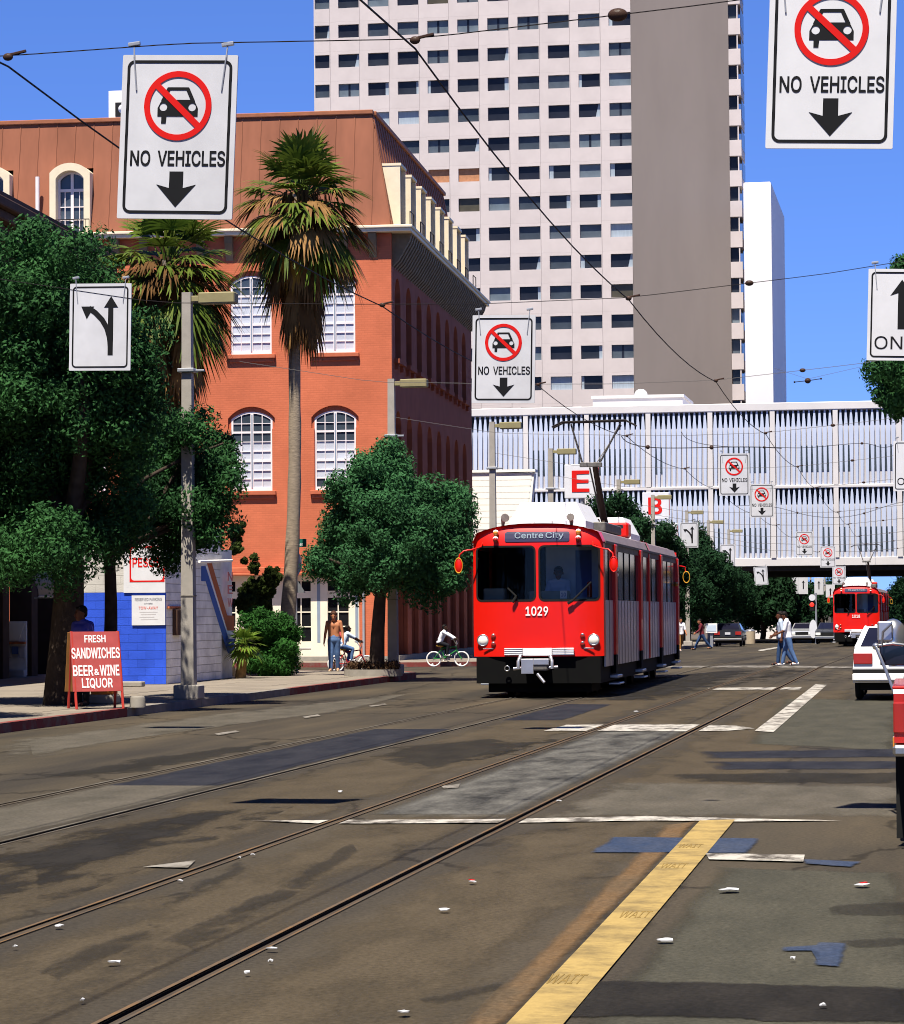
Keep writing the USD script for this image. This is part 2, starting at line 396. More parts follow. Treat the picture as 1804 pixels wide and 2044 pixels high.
mat("spandrel", (0.50, 0.475, 0.48), 0.8, 0.05, 0.6)
mat("fascia_white", (0.60, 0.57, 0.56), 0.75, 0.06, 0.4)
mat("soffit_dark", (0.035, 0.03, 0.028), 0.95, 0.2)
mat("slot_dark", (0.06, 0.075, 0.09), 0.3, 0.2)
mat("clap_white", (0.90, 0.86, 0.78), 0.7, 0.02)
for nm, c in (("block_grey", (0.74, 0.72, 0.70)), ("block_blue", (0.030, 0.085, 0.56)), ("block_pale", (0.47, 0.45, 0.42))):
    mat(nm, c, 0.85, 0.16, 2.2, detail=7, bump=0.25, bscale=35, each=0.09)
mat("mural_blue", (0.07, 0.13, 0.38), 0.8, 0.08)
mat("mural_brown", (0.46, 0.14, 0.06), 0.8, 0.08)
mat("mural_red", (0.62, 0.22, 0.20), 0.8, 0.3, 8)
mat("mural_white", (0.85, 0.84, 0.84), 0.8, 0.08)
mat("eave_brown", (0.075, 0.042, 0.03), 0.8, 0.2)
mat("stucco_dark", (0.045, 0.030, 0.024), 0.9, 0.2)
mat("awning_beige", (0.40, 0.32, 0.22), 0.8, 0.1)
# signs, poles, wires
mat("sign_white", (0.54, 0.54, 0.57), 0.5, 0.12, 1.6, detail=7)
mat("sign_white_clean", (0.62, 0.62, 0.65), 0.5, 0.05, 2.5)
mat("sign_black", (0.012, 0.012, 0.013), 0.55, 0.1)
mat("sign_red", (0.60, 0.012, 0.010), 0.5, 0.06)
mat("sign_blue", (0.10, 0.16, 0.40), 0.6)
mat("sign_green", (0.02, 0.12, 0.09), 0.5)
mat("sign_grey", (0.30, 0.30, 0.33), 0.5)
mat("sign_bare", (0.26, 0.27, 0.29), 0.45, 0.1, metal=0.5)
mat("wire_black", (0.022, 0.018, 0.018), 0.6)
mat("wire_grey", (0.13, 0.12, 0.115), 0.5)
mat("insulator", (0.05, 0.028, 0.02), 0.4)
mat("lamp_olive", (0.26, 0.225, 0.12), 0.6, 0.12)
mat("galvanised", (0.36, 0.37, 0.40), 0.45, 0.12, metal=0.5)
mat("board_red", (0.38, 0.072, 0.068), 0.75, 0.10, 6)
mat("stand_red", (0.42, 0.045, 0.035), 0.6, 0.1)
mat("plywood", (0.33, 0.16, 0.05), 0.8, 0.15)
mat("orange_crate", (0.50, 0.17, 0.03), 0.7, 0.2)
mat("letter_white", (0.86, 0.80, 0.79), 0.7, 0.03)
# vehicles
mat("tram_red", (0.70, 0.008, 0.002), 0.35, 0.05, 1.0, coat=0.06, spec=0.5)
mat("tram_roof", (0.27, 0.21, 0.22), 0.5, 0.08, 2.0)
mat("tram_side", (0.66, 0.55, 0.52), 0.24, 0.15, 2.0, metal=0.35, spec=0.5, stretch=(1, 3, 0.6))
mat("tram_white", (0.74, 0.73, 0.76), 0.55, 0.05)
mat("tram_black", (0.004, 0.004, 0.004), 0.7)
mat("tram_interior", (0.10, 0.115, 0.14), 0.8)
mat("cab_wall", (0.78, 0.86, 0.95), 0.8)
mat("cab_console", (0.30, 0.32, 0.25), 0.8)
mat("steel_bright", (0.62, 0.62, 0.65), 0.3, 0.1, metal=0.8)
mat("machinery", (0.15, 0.14, 0.13), 0.55, 0.3, 8, metal=0.4)
mat("chrome", (0.60, 0.59, 0.56), 0.24, 0.05, metal=0.9)
mat("lamp_glass", (0.85, 0.82, 0.75), 0.12, 0.05, coat=0.5, spec=0.5)
mat("lamp_red", (0.33, 0.02, 0.015), 0.15, coat=0.5, spec=0.5)
mat("lamp_amber", (0.60, 0.22, 0.03), 0.15, coat=0.5, spec=0.5)
mat("rubber", (0.015, 0.015, 0.015), 0.8)
mat("blind_navy", (0.035, 0.032, 0.07), 0.3, spec=0.5)
mat("blind_text", (0.42, 0.52, 0.60), 0.7)
mat("car_white", (0.84, 0.83, 0.83), 0.25, 0.02, coat=0.4, spec=0.5)
mat("car_dark", (0.02, 0.022, 0.026), 0.25, coat=0.4, spec=0.5)
mat("car_silver", (0.45, 0.46, 0.48), 0.3, metal=0.5, coat=0.3, spec=0.5)
mat("truck_red", (0.42, 0.018, 0.012), 0.25, 0.05, coat=0.4, spec=0.5)
mat("tram_window", (0.010, 0.012, 0.012), 0.12, 0.3, spec=0.12)
mat("car_glass", (0.010, 0.010, 0.02), 0.05, spec=0.6)
mat("signal_red", (0.9, 0.03, 0.02), 0.4, emit=0.6)
mat("pane_blind", (0.52, 0.54, 0.60), 0.5, 0.16, 1.2, coat=0.4, stretch=(0.6, 1, 3))
mat("pane_sky", (0.05, 0.065, 0.085), 0.1, 0.3, 1.0, spec=0.5)
mat("street_wall", (0.20, 0.13, 0.09), 0.9, 0.15)
pane_mat("glass", (0.62, 0.66, 0.70), 1.45)
pane_mat("glass_dark", (0.30, 0.32, 0.34), 1.5)
pane_mat("shield_glass", (0.72, 0.76, 0.80), 1.28)
# plants
mat("leaf_ficus", (0.026, 0.095, 0.032), 0.75, 0.35, 0.8, detail=3, island=0.30, transl=0.12, spec=0.1, col2=(0.042, 0.130, 0.036))
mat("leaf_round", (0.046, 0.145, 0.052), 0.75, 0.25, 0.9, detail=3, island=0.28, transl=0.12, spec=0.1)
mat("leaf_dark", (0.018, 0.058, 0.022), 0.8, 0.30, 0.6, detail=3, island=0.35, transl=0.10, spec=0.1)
mat("leaf_bush", (0.035, 0.130, 0.022), 0.7, 0.35, 1.5, island=0.35, transl=0.15, spec=0.1)
mat("leaf_conifer", (0.060, 0.090, 0.018), 0.75, 0.35, 1.5, island=0.4, transl=0.1, spec=0.1)
mat("leaf_brown", (0.11, 0.06, 0.03), 0.7, 0.3, island=0.4)
mat("palm_green", (0.080, 0.155, 0.020), 0.5, 0.40, 1.6, island=0.4, transl=0.2, col2=(0.155, 0.205, 0.030))
mat("palm_bright", (0.15, 0.24, 0.03), 0.4, 0.3, 2.0, island=0.3, transl=0.25)
mat("palm_dead", (0.32, 0.155, 0.045), 0.7, 0.40, 1.6, island=0.5, transl=0.12, col2=(0.46, 0.25, 0.09))
mat("palm_dead_dark", (0.17, 0.085, 0.028), 0.8, 0.40, 1.6, island=0.5)
mat("palm_dead_gold", (0.62, 0.33, 0.05), 0.7, 0.3, 2.0, island=0.4)
mat("palm_trunk", (0.27, 0.215, 0.16), 0.9, 0.25, 6, stretch=(1, 1, 4), bump=0.5, bscale=14)
mat("palm_trunk_orange", (0.30, 0.17, 0.06), 0.9, 0.4, 8, bump=0.5, bscale=20)
mat("bark", (0.050, 0.036, 0.028), 0.9, 0.3, 6, bump=0.4)
# people
mat("skin_tan", (0.42, 0.17, 0.085), 0.55, 0.08)
mat("skin_brown", (0.13, 0.052, 0.030), 0.55, 0.08)
mat("skin_dark", (0.045, 0.022, 0.015), 0.55, 0.08)
mat("hair_dark", (0.012, 0.009, 0.008), 0.6)
mat("hair_brown", (0.06, 0.025, 0.014), 0.6)
mat("denim", (0.085, 0.15, 0.30), 0.85, 0.2, 10)
mat("denim_dark", (0.030, 0.06, 0.14), 0.85, 0.2, 10)
mat("cloth_black", (0.012, 0.012, 0.016), 0.85)
mat("cloth_white", (0.80, 0.78, 0.82), 0.85, 0.04)
mat("cloth_pale_blue", (0.50, 0.58, 0.70), 0.85, 0.05)
mat("cloth_blue", (0.06, 0.06, 0.30), 0.85)
mat("cloth_maroon", (0.13, 0.022, 0.03), 0.85)
mat("cloth_plaid", (0.30, 0.05, 0.05), 0.85, 0.5, 30)
mat("shoe_white", (0.82, 0.80, 0.78), 0.7)
mat("shoe_tan", (0.42, 0.34, 0.22), 0.8)
mat("bike_green", (0.03, 0.22, 0.05), 0.3)
mat("bike_red", (0.45, 0.02, 0.02), 0.3)
mat("bike_yellow", (0.60, 0.30, 0.03), 0.4)
mat("tyre_white", (0.74, 0.70, 0.66), 0.7)
mat("paper", (0.44, 0.44, 0.46), 0.8, 0.08)
# ---------------------------------------------------------------- ground, road, tracks, pavements
def flat_sheet(poly, z, cuts=(85, 345)):
    """a level sheet that follows the street's fall"""
    mb = MB()
    ys = [-1e5] + list(cuts) + [1e5]
    for a, b in zip(ys[:-1], ys[1:]):
        q = poly.intersection(sbox(-1e5, a, 1e5, b))
        for g in getattr(q, "geoms", [q]):
            if g.geom_type == "Polygon" and g.area > 1e-6:
                v, f = trimesh.creation.triangulate_polygon(g, engine="earcut")
                p = np.column_stack([v, np.full(len(v), z)])
                f = np.asarray(f)
                c = np.cross(p[f[:, 1]] - p[f[:, 0]], p[f[:, 2]] - p[f[:, 0]])[:, 2]
                f[c < 0] = f[c < 0][:, ::-1]
                mb.add(p, f)
    return mb.drop()


RAILS = [-8.43, -7.00, -4.92, -3.46]
rail_zone = shapely.union_all([sbox(x - 0.036, -60, x + 0.036, 420) for x in RAILS])
part("road", flat_sheet(sbox(-3000, -60, 3000, 6000).difference(rail_zone), 0.0), "asphalt", kind="structure")
for i, x in enumerate(RAILS):
    inn = 1 if i % 2 == 0 else -1
    fl = MB()
    for a, b in ((-60, 85), (85, 345), (345, 420)):
        z0, z1 = float(zg(a)), float(zg(b)); p, q = x - 0.036, x + 0.036
        fl.add([(p, a, z0), (p, b, z1), (p, a, z0 - .032), (p, b, z1 - .032), (q, a, z0 - .032), (q, b, z1 - .032), (q, a, z0), (q, b, z1)], [(0, 1, 3, 2), (2, 3, 5, 4), (4, 5, 7, 6)])
    part("flangeway", fl, "groove", kind="structure")
    r = MB()
    for a, b in ((-60, 85), (85, 345), (345, 420)):
        z0, z1 = float(zg(a)), float(zg(b)); c = x - inn * 0.014
        for p, q, h in ((c - 0.0225, c + 0.0225, -0.003),):
            r.add([(p, a, z0 + h), (q, a, z0 + h), (q, b, z1 + h), (p, b, z1 + h), (p, a, z0 - .035), (q, a, z0 - .035), (q, b, z1 - .035), (p, b, z1 - .035)], [(0, 1, 2, 3), (0, 3, 7, 4), (1, 5, 6, 2)])
    part("rail", r, "rail_steel", kind="structure")
    e = shapely.union_all([sbox(x - 0.062, -60, x - 0.037, 84), sbox(x + 0.037, -60, x + 0.05, 84)]); EDGES = globals().setdefault('EDGES', []); EDGES.append(e)
rail_cut = rail_zone.buffer(0.046)


def gp(*uv):
    return Polygon([tuple(gnd(u, v)[:2]) for u, v in uv]).buffer(0)


rng = np.random.default_rng(5)


def ragged(poly, amp=0.05, step=0.35, seed=0):
    r = np.random.default_rng(seed); o = []
    for g in getattr(poly, "geoms", [poly]):
        n = max(8, int(g.exterior.length / step))
        p = np.array([g.exterior.interpolate(i / n, True).coords[0] for i in range(n)])
        o.append(Polygon(p + r.normal(0, amp, p.shape)).buffer(0))
    return shapely.union_all(o)


def patch(name, poly, m, lev=1, seed=0, amp=0.0, step=0.35):
    if amp:
        poly = ragged(poly, amp, step, seed)
    return part(name, flat_sheet(poly.difference(rail_cut), 0.0088 + 0.0004 * lev), m, kind="structure")


def soft_patch(name, poly, m, z, w):
    """a stain or painted shadow: full strength inside, fraying to nothing over the width w"""
    poly = poly.difference(rail_cut)
    V, F, S = [], [], []; n = 0
    for g in getattr(poly, "geoms", [poly]):
        if g.geom_type != "Polygon" or g.area < 1e-3:
            continue
        for ring in [w, w * 0.5, 0.0]:
            pass
        levels = [g, g.buffer(-0.5 * w), g.buffer(-w)]
        for i, q in enumerate(levels):
            q = (q.difference(levels[i + 1]) if i < 2 else q).segmentize(0.5)
            for c in getattr(q, "geoms", [q]):
                if c.geom_type != "Polygon" or c.area < 1e-5:
                    continue
                v, f = trimesh.creation.triangulate_polygon(c, engine="earcut")
                d = np.array([g.exterior.distance(Point(p)) for p in v]) / w
                f = np.asarray(f); p = np.column_stack([v, z + zg(v[:, 1])])
                cr = np.cross(p[f[:, 1]] - p[f[:, 0]], p[f[:, 2]] - p[f[:, 0]])[:, 2]
                f[cr < 0] = f[cr < 0][:, ::-1]
                V.append(p); F.append(f + n); S.append(np.clip(d, 0, 1)); n += len(v)
    path = part(name, (np.vstack(V), np.vstack(F)), m, kind="structure")
    UsdGeom.PrimvarsAPI(stage.GetPrimAtPath(path)).CreatePrimvar("soft", Sdf.ValueTypeNames.FloatArray, "vertex").Set(Vt.FloatArray.FromNumpy(np.concatenate(S).astype(np.float32)))
    return path


# worn, patched and darker areas, plus one cast shadow painted in as colour
STAINS_AND_SHADOW = [
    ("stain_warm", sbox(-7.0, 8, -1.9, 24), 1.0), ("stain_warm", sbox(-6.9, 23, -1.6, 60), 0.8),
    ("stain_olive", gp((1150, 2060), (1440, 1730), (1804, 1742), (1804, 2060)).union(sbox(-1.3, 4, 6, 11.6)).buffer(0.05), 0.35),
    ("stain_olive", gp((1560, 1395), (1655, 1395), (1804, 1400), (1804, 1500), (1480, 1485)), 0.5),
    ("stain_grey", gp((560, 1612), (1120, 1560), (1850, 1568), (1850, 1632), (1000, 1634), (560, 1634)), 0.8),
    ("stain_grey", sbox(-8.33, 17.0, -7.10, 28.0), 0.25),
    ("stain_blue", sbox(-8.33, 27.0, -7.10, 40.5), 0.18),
    ("stain_and_shadow_dark", gp((-90, 1830), (-90, 1675), (180, 1632), (600, 1605), (520, 1640), (340, 1715), (150, 1790)), 1.1),  # large darker area at lower left, soft towards its rim
    ("stain_and_shadow_dark", gp((900, 1522), (1190, 1506), (1310, 1468), (1060, 1474)), 0.5),
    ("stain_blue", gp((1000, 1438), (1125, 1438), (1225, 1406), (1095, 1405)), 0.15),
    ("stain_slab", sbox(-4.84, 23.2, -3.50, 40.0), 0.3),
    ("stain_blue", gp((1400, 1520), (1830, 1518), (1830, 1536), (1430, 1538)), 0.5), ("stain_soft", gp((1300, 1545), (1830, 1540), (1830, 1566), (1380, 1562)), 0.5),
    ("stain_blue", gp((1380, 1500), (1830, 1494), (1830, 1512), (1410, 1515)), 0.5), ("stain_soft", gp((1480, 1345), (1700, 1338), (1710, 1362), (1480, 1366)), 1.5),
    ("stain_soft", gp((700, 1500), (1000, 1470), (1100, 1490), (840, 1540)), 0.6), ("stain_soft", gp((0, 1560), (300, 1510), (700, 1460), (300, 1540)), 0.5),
    ("stain_grey", gp((0, 1480), (420, 1425), (900, 1375), (700, 1420), (300, 1470), (0, 1530)), 0.8), ("stain_and_shadow_dark", gp((960, 1395), (1400, 1340), (1640, 1335), (1300, 1400)), 1.2),
    ("stain_and_shadow_dark", gp((1150, 1955), (1850, 1972), (1900, 2048), (1090, 2032)), 0.16)]  # painted shadow band, as if cast by something behind the camera
STAINS_AND_SHADOW += [("stain_faint", gp(*q).buffer(0.03), 0.16) for q in (((320, 1800), (480, 1722), (492, 1734), (345, 1812)), ((540, 1775), (705, 1685), (722, 1692), (600, 1775)), ((1235, 1850), (1395, 1690), (1410, 1700), (1290, 1860)),
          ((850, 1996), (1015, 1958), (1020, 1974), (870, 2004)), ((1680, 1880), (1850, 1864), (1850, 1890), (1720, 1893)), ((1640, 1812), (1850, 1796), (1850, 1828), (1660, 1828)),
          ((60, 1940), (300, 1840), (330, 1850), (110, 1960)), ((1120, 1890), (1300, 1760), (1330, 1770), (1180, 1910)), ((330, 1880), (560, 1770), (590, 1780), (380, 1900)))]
for k, (m_, q_, w_) in enumerate(STAINS_AND_SHADOW):
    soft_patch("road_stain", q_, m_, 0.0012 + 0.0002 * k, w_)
# painted markings
yl = [gnd(1015, 2044), gnd(1397, 1640)]; yr = [gnd(1128, 2044), gnd(1467, 1638)]; tl = [gnd(925, 2044), gnd(1325, 1648)]


def ext(a, b, y):
    return (a[0] + (b[0] - a[0]) * (y - a[1]) / (b[1] - a[1]), y)


worn("rusty_rim", (0.15, 0.085, 0.04), (0.07, 0.06, 0.05), 0.5, 0.12, 4.0, (1, 0.4, 1))
worn("pale_rim", (0.16, 0.145, 0.125), (0.055, 0.046, 0.035), 0.5, 0.12, 3.0, (1, 0.3, 1))
for k, e in enumerate(EDGES):
    part("rail_edge", flat_sheet(e, 0.0085), "rusty_rim" if k > 1 else "pale_rim", kind="structure")
soft_patch("tan_worn_strip", Polygon([ext(*tl, 6), ext(*yl, 6), tuple(yl[1][:2]), tuple(tl[1][:2])]), "stain_tan", 0.0089, 0.14)
patch("yellow_line", Polygon([ext(*yl, 6), ext(*yr, 6), tuple(yr[1][:2]), tuple(yl[1][:2])]), "road_yellow", 6, 15)
yd = np.array([yl[1][0] - yl[0][0], yl[1][1] - yl[0][1], 0.0]); yd /= np.linalg.norm(yd); yx_ = np.array([yd[1], -yd[0], 0])
lt = MB()
for u, v in ((1378, 1692), (1345, 1732), (1268, 1830), (1130, 1960)):
    c = gnd(u, v)
    lt.text("WAIT", 0.34, (c[0], c[1] - 0.15, 0.0122), 0.17, 0.001, x=yx_, y=yd)
part("stencil_lettering", lt, "yellow_wear", kind="structure")
patch("crosswalk_line", gp((500, 1640), (1000, 1637), (1290, 1631), (1480, 1636), (1680, 1640), (1480, 1642), (1290, 1640), (1000, 1645), (640, 1646)), "road_white", 5, 16)
soft_patch("blue_paint_patch", gp((1176, 1704), (1213, 1672), (1520, 1675), (1496, 1705)), "stain_paint_blue", 0.0093, 0.10)
patch("white_paint_bar", gp((1408, 1706), (1606, 1709), (1603, 1723), (1415, 1718)), "road_white", 7, 18)
soft_patch("blue_paint_patch", gp((1560, 1893), (1628, 1890), (1632, 1884), (1694, 1885), (1684, 1934), (1622, 1930), (1620, 1902), (1555, 1902)), "stain_paint_blue", 0.0096, 0.07)
soft_patch("blue_paint_patch", gp((1600, 1717), (1724, 1722), (1704, 1734), (1606, 1726)), "stain_paint_blue", 0.0095, 0.08)
patch("stop_line", gp((1085, 1460), (1130, 1448), (1380, 1447), (1470, 1450), (1506, 1455), (1450, 1460), (1380, 1461)), "road_white", 5, 20)
patch("stop_line", gp((1412, 1374), (1600, 1372), (1596, 1377), (1420, 1378)), "road_white", 5, 21)
patch("lane_line", gp((1506, 1460), (1543, 1463), (1650, 1368), (1628, 1366)), "road_white", 6, 22)
patch("crosswalk_line", gp((1320, 1330), (1530, 1329), (1700, 1331), (1700, 1334), (1530, 1333), (1320, 1333)), "road_white_faint", 5, 23)
patch("lane_line", gp((1512, 1298), (1556, 1291), (1560, 1292.5), (1518, 1300)), "road_white", 5, 24)
for q in (((428, 1466), (470, 1459), (478, 1462), (436, 1469)), ((604, 1432), (634, 1427), (640, 1430), (610, 1435)), ((736, 1410), (768, 1405), (773, 1407.5), (741, 1412))):
    patch("lane_line", gp(*q), "road_white_faint", 5, 25)
patch("white_paint_bar", gp((285, 1733), (390, 1720), (375, 1735)), "road_white_faint", 6, 26)
patch("white_paint_bar", gp((880, 1570), (918, 1566), (915, 1574), (885, 1576)), "road_white_faint", 6, 27)

# pavements: kerb stones and cast slabs
KX = -13.6
near = sbox(-60, 20, KX, 76.0).difference(sbox(KX - 4.5, 71.5, KX, 76.0)).union(Point(KX - 4.5, 71.5).buffer(4.5, 16).intersection(sbox(KX - 4.5, 71.5, KX, 76.0)))
far = sbox(-60, 88.5, KX, 192.0).difference(sbox(KX - 4, 88.5, KX, 92.5)).union(Point(KX - 4, 92.5).buffer(4, 16).intersection(sbox(KX - 4, 88.5, KX, 92.5)))
right = sbox(4.6, -20, 30, 76)


def prism(poly, z0, z1):
    return MB().poly(poly, z1 - z0, (0, 0, z0), (1, 0, 0), (0, 1, 0)).drop()


def pavement(poly, red, slab, fine_x, y0, y1):
    inner = poly.buffer(-0.16)
    root = thing("sidewalk", None, None); stage.GetPrimAtPath(root).SetCustomDataByKey("kind", "structure")
    kerb = poly.difference(inner)
    yy = y0
    while yy < y1:
        nx = yy + 2.4
        q = kerb.intersection(sbox(-60, yy + 0.006, 60, nx - 0.006))
        mid = (yy + nx) / 2
        if not q.is_empty:
            part("kerb_stone", prism(q, -0.05, 0.15), "kerb_red" if any(a < mid < b for a, b in red) else "kerb_grey", root)
        yy = nx
    rest = inner.intersection(sbox(-60, y0, 60, y1))
    if fine_x:
        fine = rest.intersection(sbox(fine_x[0], y0, fine_x[1], y1)); rest = rest.difference(sbox(fine_x[0], y0, fine_x[1], y1))
        r = np.random.default_rng(3)
        for a in np.arange(fine_x[0], fine_x[1], slab):
            for b in np.arange(y0, y1, slab):
                q = fine.intersection(sbox(a + 0.008, b + 0.008, a + slab - 0.008, b + slab - 0.008))
                if q.area > 0.05:
                    part("paving_slab", prism(q, -0.05, 0.148 + r.uniform(-0.003, 0.003)), "concrete_walk", root)
        part("slab_bed", prism(fine, -0.05, 0.128), "kerb_grey", root)
    if not rest.is_empty:
        part("paving", prism(rest, -0.05, 0.146), "concrete_walk", root)
    return root


pavement(near, [(36, 46.5), (58, 76)], 1.5, (-19.0, KX), 31, 76.1)
pavement(far, [(88, 93)], 3.0, None, 88.5, 192)
pavement(right, [], 3.0, None, -20, 76)
# ---------------------------------------------------------------- buildings
rad = math.radians


def arch(cx, w, z0, zs, zt, n=14):
    pts = [(cx - w / 2, z0), (cx + w / 2, z0), (cx + w / 2, zs)]
    r = ((w / 2) ** 2 + (zt - zs) ** 2) / (2 * (zt - zs)); a = math.asin(min(1, w / 2 / r))
    pts += [(cx + r * math.sin(t), zt - r + r * math.cos(t)) for t in np.linspace(a, -a, n)[1:-1]]
    pts.append((cx - w / 2, zs))
    return Polygon(pts)


def on_x(u, v, X):
    d = ray(u, v); t = X / d[0]
    return EYE + d * t


# ---- red brick building on the far corner
cx0 = at(783, 900, 94)[0]
bt = thing("brick_building", "orange painted brick building with arched windows and brown mansard roof on the corner", "building", pose((cx0, 94, -0.034), rad(2.7), sc=1.02))
ZB = 0.02
PXM = 5500 / 94
wx = [-1.98 - 2.91 * k for k in range(8)]
LEV = [(5.97, 8.45, 8.70), (10.67, 13.12, 13.39)]
wall = sbox(-24, ZB, 0, 14.3)
for x in wx:
    for z0, zs, zt in LEV:
        wall = wall.difference(arch(x, 1.44, z0, zs, zt)).difference(arch(x, 1.64, zs - 0.35, zs + 0.02, zt + 0.17))
wall = wall.difference(sbox(-7.6, ZB, -1.18, 3.12))
part("front_wall", MB().poly(wall, 0.3, (0, 0.3, 0)), "painted_brick", bt)
for i, x in enumerate(wx):
    for j, (z0, zs, zt) in enumerate(LEV):
        seen = i in (0, 1, 2)
        # projecting brick label over the arch, stepped sill under it
        outer = arch(x, 1.66, zs - 0.36, zs + 0.02, zt + 0.18); inner = arch(x, 1.44, zs - 0.6, zs, zt)
        part("window_arch", MB().poly(outer.difference(inner), 0.10, (0, 0.19, 0)), "brick_trim", bt)
        part("window_sill", MB().box(x - 0.86, x + 0.86, -0.14, 0, z0 - 0.15, z0 - 0.003, 0.015).box(x - 0.80, x + 0.80, -0.08, 0, z0 - 0.27, z0 - 0.153, 0.01), "brick_trim", bt)
        whole = arch(x, 1.44, z0, zs, zt)
        fr = whole.difference(whole.buffer(-0.065)).union(sbox(x - 0.05, z0, x + 0.05, zt)).intersection(whole)
        rows = [z0 + 0.12, z0 + 1.02, z0 + 1.05, z0 + 1.98, z0 + 2.06]
        zm, zr = z0 + 1.03, z0 + 2.02
        fr = fr.union(sbox(x - 0.7, z0, x + 0.7, z0 + 0.12)).union(sbox(x - 0.7, zm - 0.035, x + 0.7, zm + 0.035)).union(sbox(x - 0.7, zr - 0.035, x + 0.7, zr + 0.035))
        zl = [z0 + 0.12 + (zm - 0.155 - z0) * k / 3 for k in (1, 2)] + [zm + (zr - zm) * k / 3 for k in (1, 2)] + [zr + 0.30]
        for zz in zl:
            fr = fr.union(sbox(x - 0.7, zz - 0.012, x + 0.7, zz + 0.012))
        for sx in (-0.36, 0.36):
            fr = fr.union(sbox(x + sx - 0.012, z0, x + sx + 0.012, zt))
        fr = fr.intersection(whole)
        w = part("window", MB().poly(fr, 0.05, (0, 0.14, 0)), "white_frame", bt)
        part("mullion", MB().box(x - 0.022, x + 0.022, 0.075, 0.0895, z0 + 0.1, zt - 0.1), "blue_grey_paint", w)
        top_ = (zs - 0.35) if j else (zr - 0.30)
        if seen:
            panes = whole.buffer(-0.02).difference(fr.buffer(-0.001))
            for g in getattr(panes, "geoms", [panes]):
                if g.area > 0.004:
                    part("pane", MB().sheet(g.buffer(0.006), (0, 0.122, 0)), "pane_blind" if g.centroid.y < top_ and not (j == 0 and i == 0 and g.centroid.y < z0 + .3 and g.centroid.x < x - .1) else "pane_sky", w)
        else:
            part("pane", MB().sheet(whole.buffer(-0.02), (0, 0.122, 0)), "pane_blind", w)
# storefront at the foot of the wall
sf = thing  # (parts stay under the building)
st = sbox(-7.6, ZB, -1.18, 3.12)
wins = []
for x0, x1 in ((-3.56, -2.86), (-2.28, -1.56), (-5.10, -4.22), (-6.6, -5.5)):
    for a, b in ((0.80, 1.28), (1.32, 1.78), (1.82, 2.28), (2.52, 2.86)):
        xm = (x0 + x1) / 2
        wins += [sbox(x0, a, xm - 0.02, b), sbox(xm + 0.02, a, x1, b)]
allw = shapely.union_all(wins)
part("storefront", MB().poly(st.difference(allw), 0.06, (0, 0.16, 0)).poly(sbox(-2.86, ZB, -2.28, 3.12), 0.06, (0, 0.0995, 0)).poly(sbox(-1.54, ZB, -1.19, 3.12), 0.06, (0, 0.0995, 0)), "storefront_cream", bt)
for g in wins:
    part("shop_pane", MB().poly(g.buffer(0.01), 0.01, (0, 0.145, 0)), "dark_pane", bt)
for x in (-2.59, -1.27):
    part("pilaster_stripe", MB().box(x - 0.055, x + 0.055, 0.036, 0.039, 0.75, 2.95), "blue_grey_paint", bt)
fr = sbox(-3.58, 0.22, -2.84, 0.56)
part("notice_frame", MB().poly(fr.difference(fr.buffer(-0.02)), 0.012, (0, 0.0985, 0)), "sign_grey", bt)
part("shopfront_cornice", MB().box(-7.7, -1.1, -0.36, -0.002, 3.06, 3.16, 0.02).box(-7.65, -1.12, -0.25, -0.002, 3.163, 3.34, 0.02), "brick_trim", bt)
part("storefront_room", MB().box(-7.5, -1.2, 0.9, 1.0, ZB, 3.1), "dark_room", bt)
part("downpipe", MB().tube([(-1.02, -0.06, 0.05), (-1.02, -0.06, 3.0)], 0.045), "sign_grey", bt)
part("plinth", MB().box(-7.6, -0.01, -0.10, -0.002, -0.05, 0.28).box(-24, -7.62, -0.10, -0.002, -0.05, 0.28), "concrete", bt)
# side along the street
LEN = 22.9
side = sbox(0.3, ZB, LEN, 14.3)
sy = [1.48 + 2.69 * k for k in range(8)]
for y in sy:
    side = side.difference(arch(y, 1.35, 5.97, 8.2, 8.75)).difference(arch(y, 1.35, 10.5, 12.75, 13.35)).difference(sbox(y - 0.85, 0.3, y + 0.85, 3.7))
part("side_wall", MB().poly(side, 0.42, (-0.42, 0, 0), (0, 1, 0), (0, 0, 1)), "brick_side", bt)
for y in sy:
    for z0, zs, zt in ((5.97, 8.2, 8.75), (10.5, 12.75, 13.35)):
        w = part("side_window", MB().poly(arch(y, 1.35, z0, zs, zt).difference(arch(y, 1.20, z0 + .08, zs, zt - .08).difference(sbox(y - .03, 0, y + .03, 20)).difference(sbox(y - 1, z0 + 1.2, y + 1, z0 + 1.26))), 0.05, (-0.36, 0, 0), (0, 1, 0), (0, 0, 1)), "eave_brown", bt)
        part("pane", MB().poly(arch(y, 1.3, z0, zs, zt - 0.02), 0.01, (-0.38, 0, 0), (0, 1, 0), (0, 0, 1)), "dark_pane", w)
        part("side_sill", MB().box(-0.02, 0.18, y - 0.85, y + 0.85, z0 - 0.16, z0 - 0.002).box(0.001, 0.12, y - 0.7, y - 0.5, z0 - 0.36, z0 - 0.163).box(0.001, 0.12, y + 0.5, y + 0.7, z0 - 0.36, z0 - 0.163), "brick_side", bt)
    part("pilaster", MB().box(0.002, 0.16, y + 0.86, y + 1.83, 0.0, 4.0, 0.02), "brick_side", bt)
    part("side_shopfront", MB().box(-0.40, -0.34, y - 0.85, y + 0.85, 0.3, 3.7), "dark_pane", bt)
part("side_plinth", MB().box(0.002, 0.20, 0.0, LEN, -0.3, 0.295), "concrete", bt)
part("string_course", MB().box(0.002, 0.17, 0, LEN, 4.05, 4.35, 0.03), "brick_side", bt)
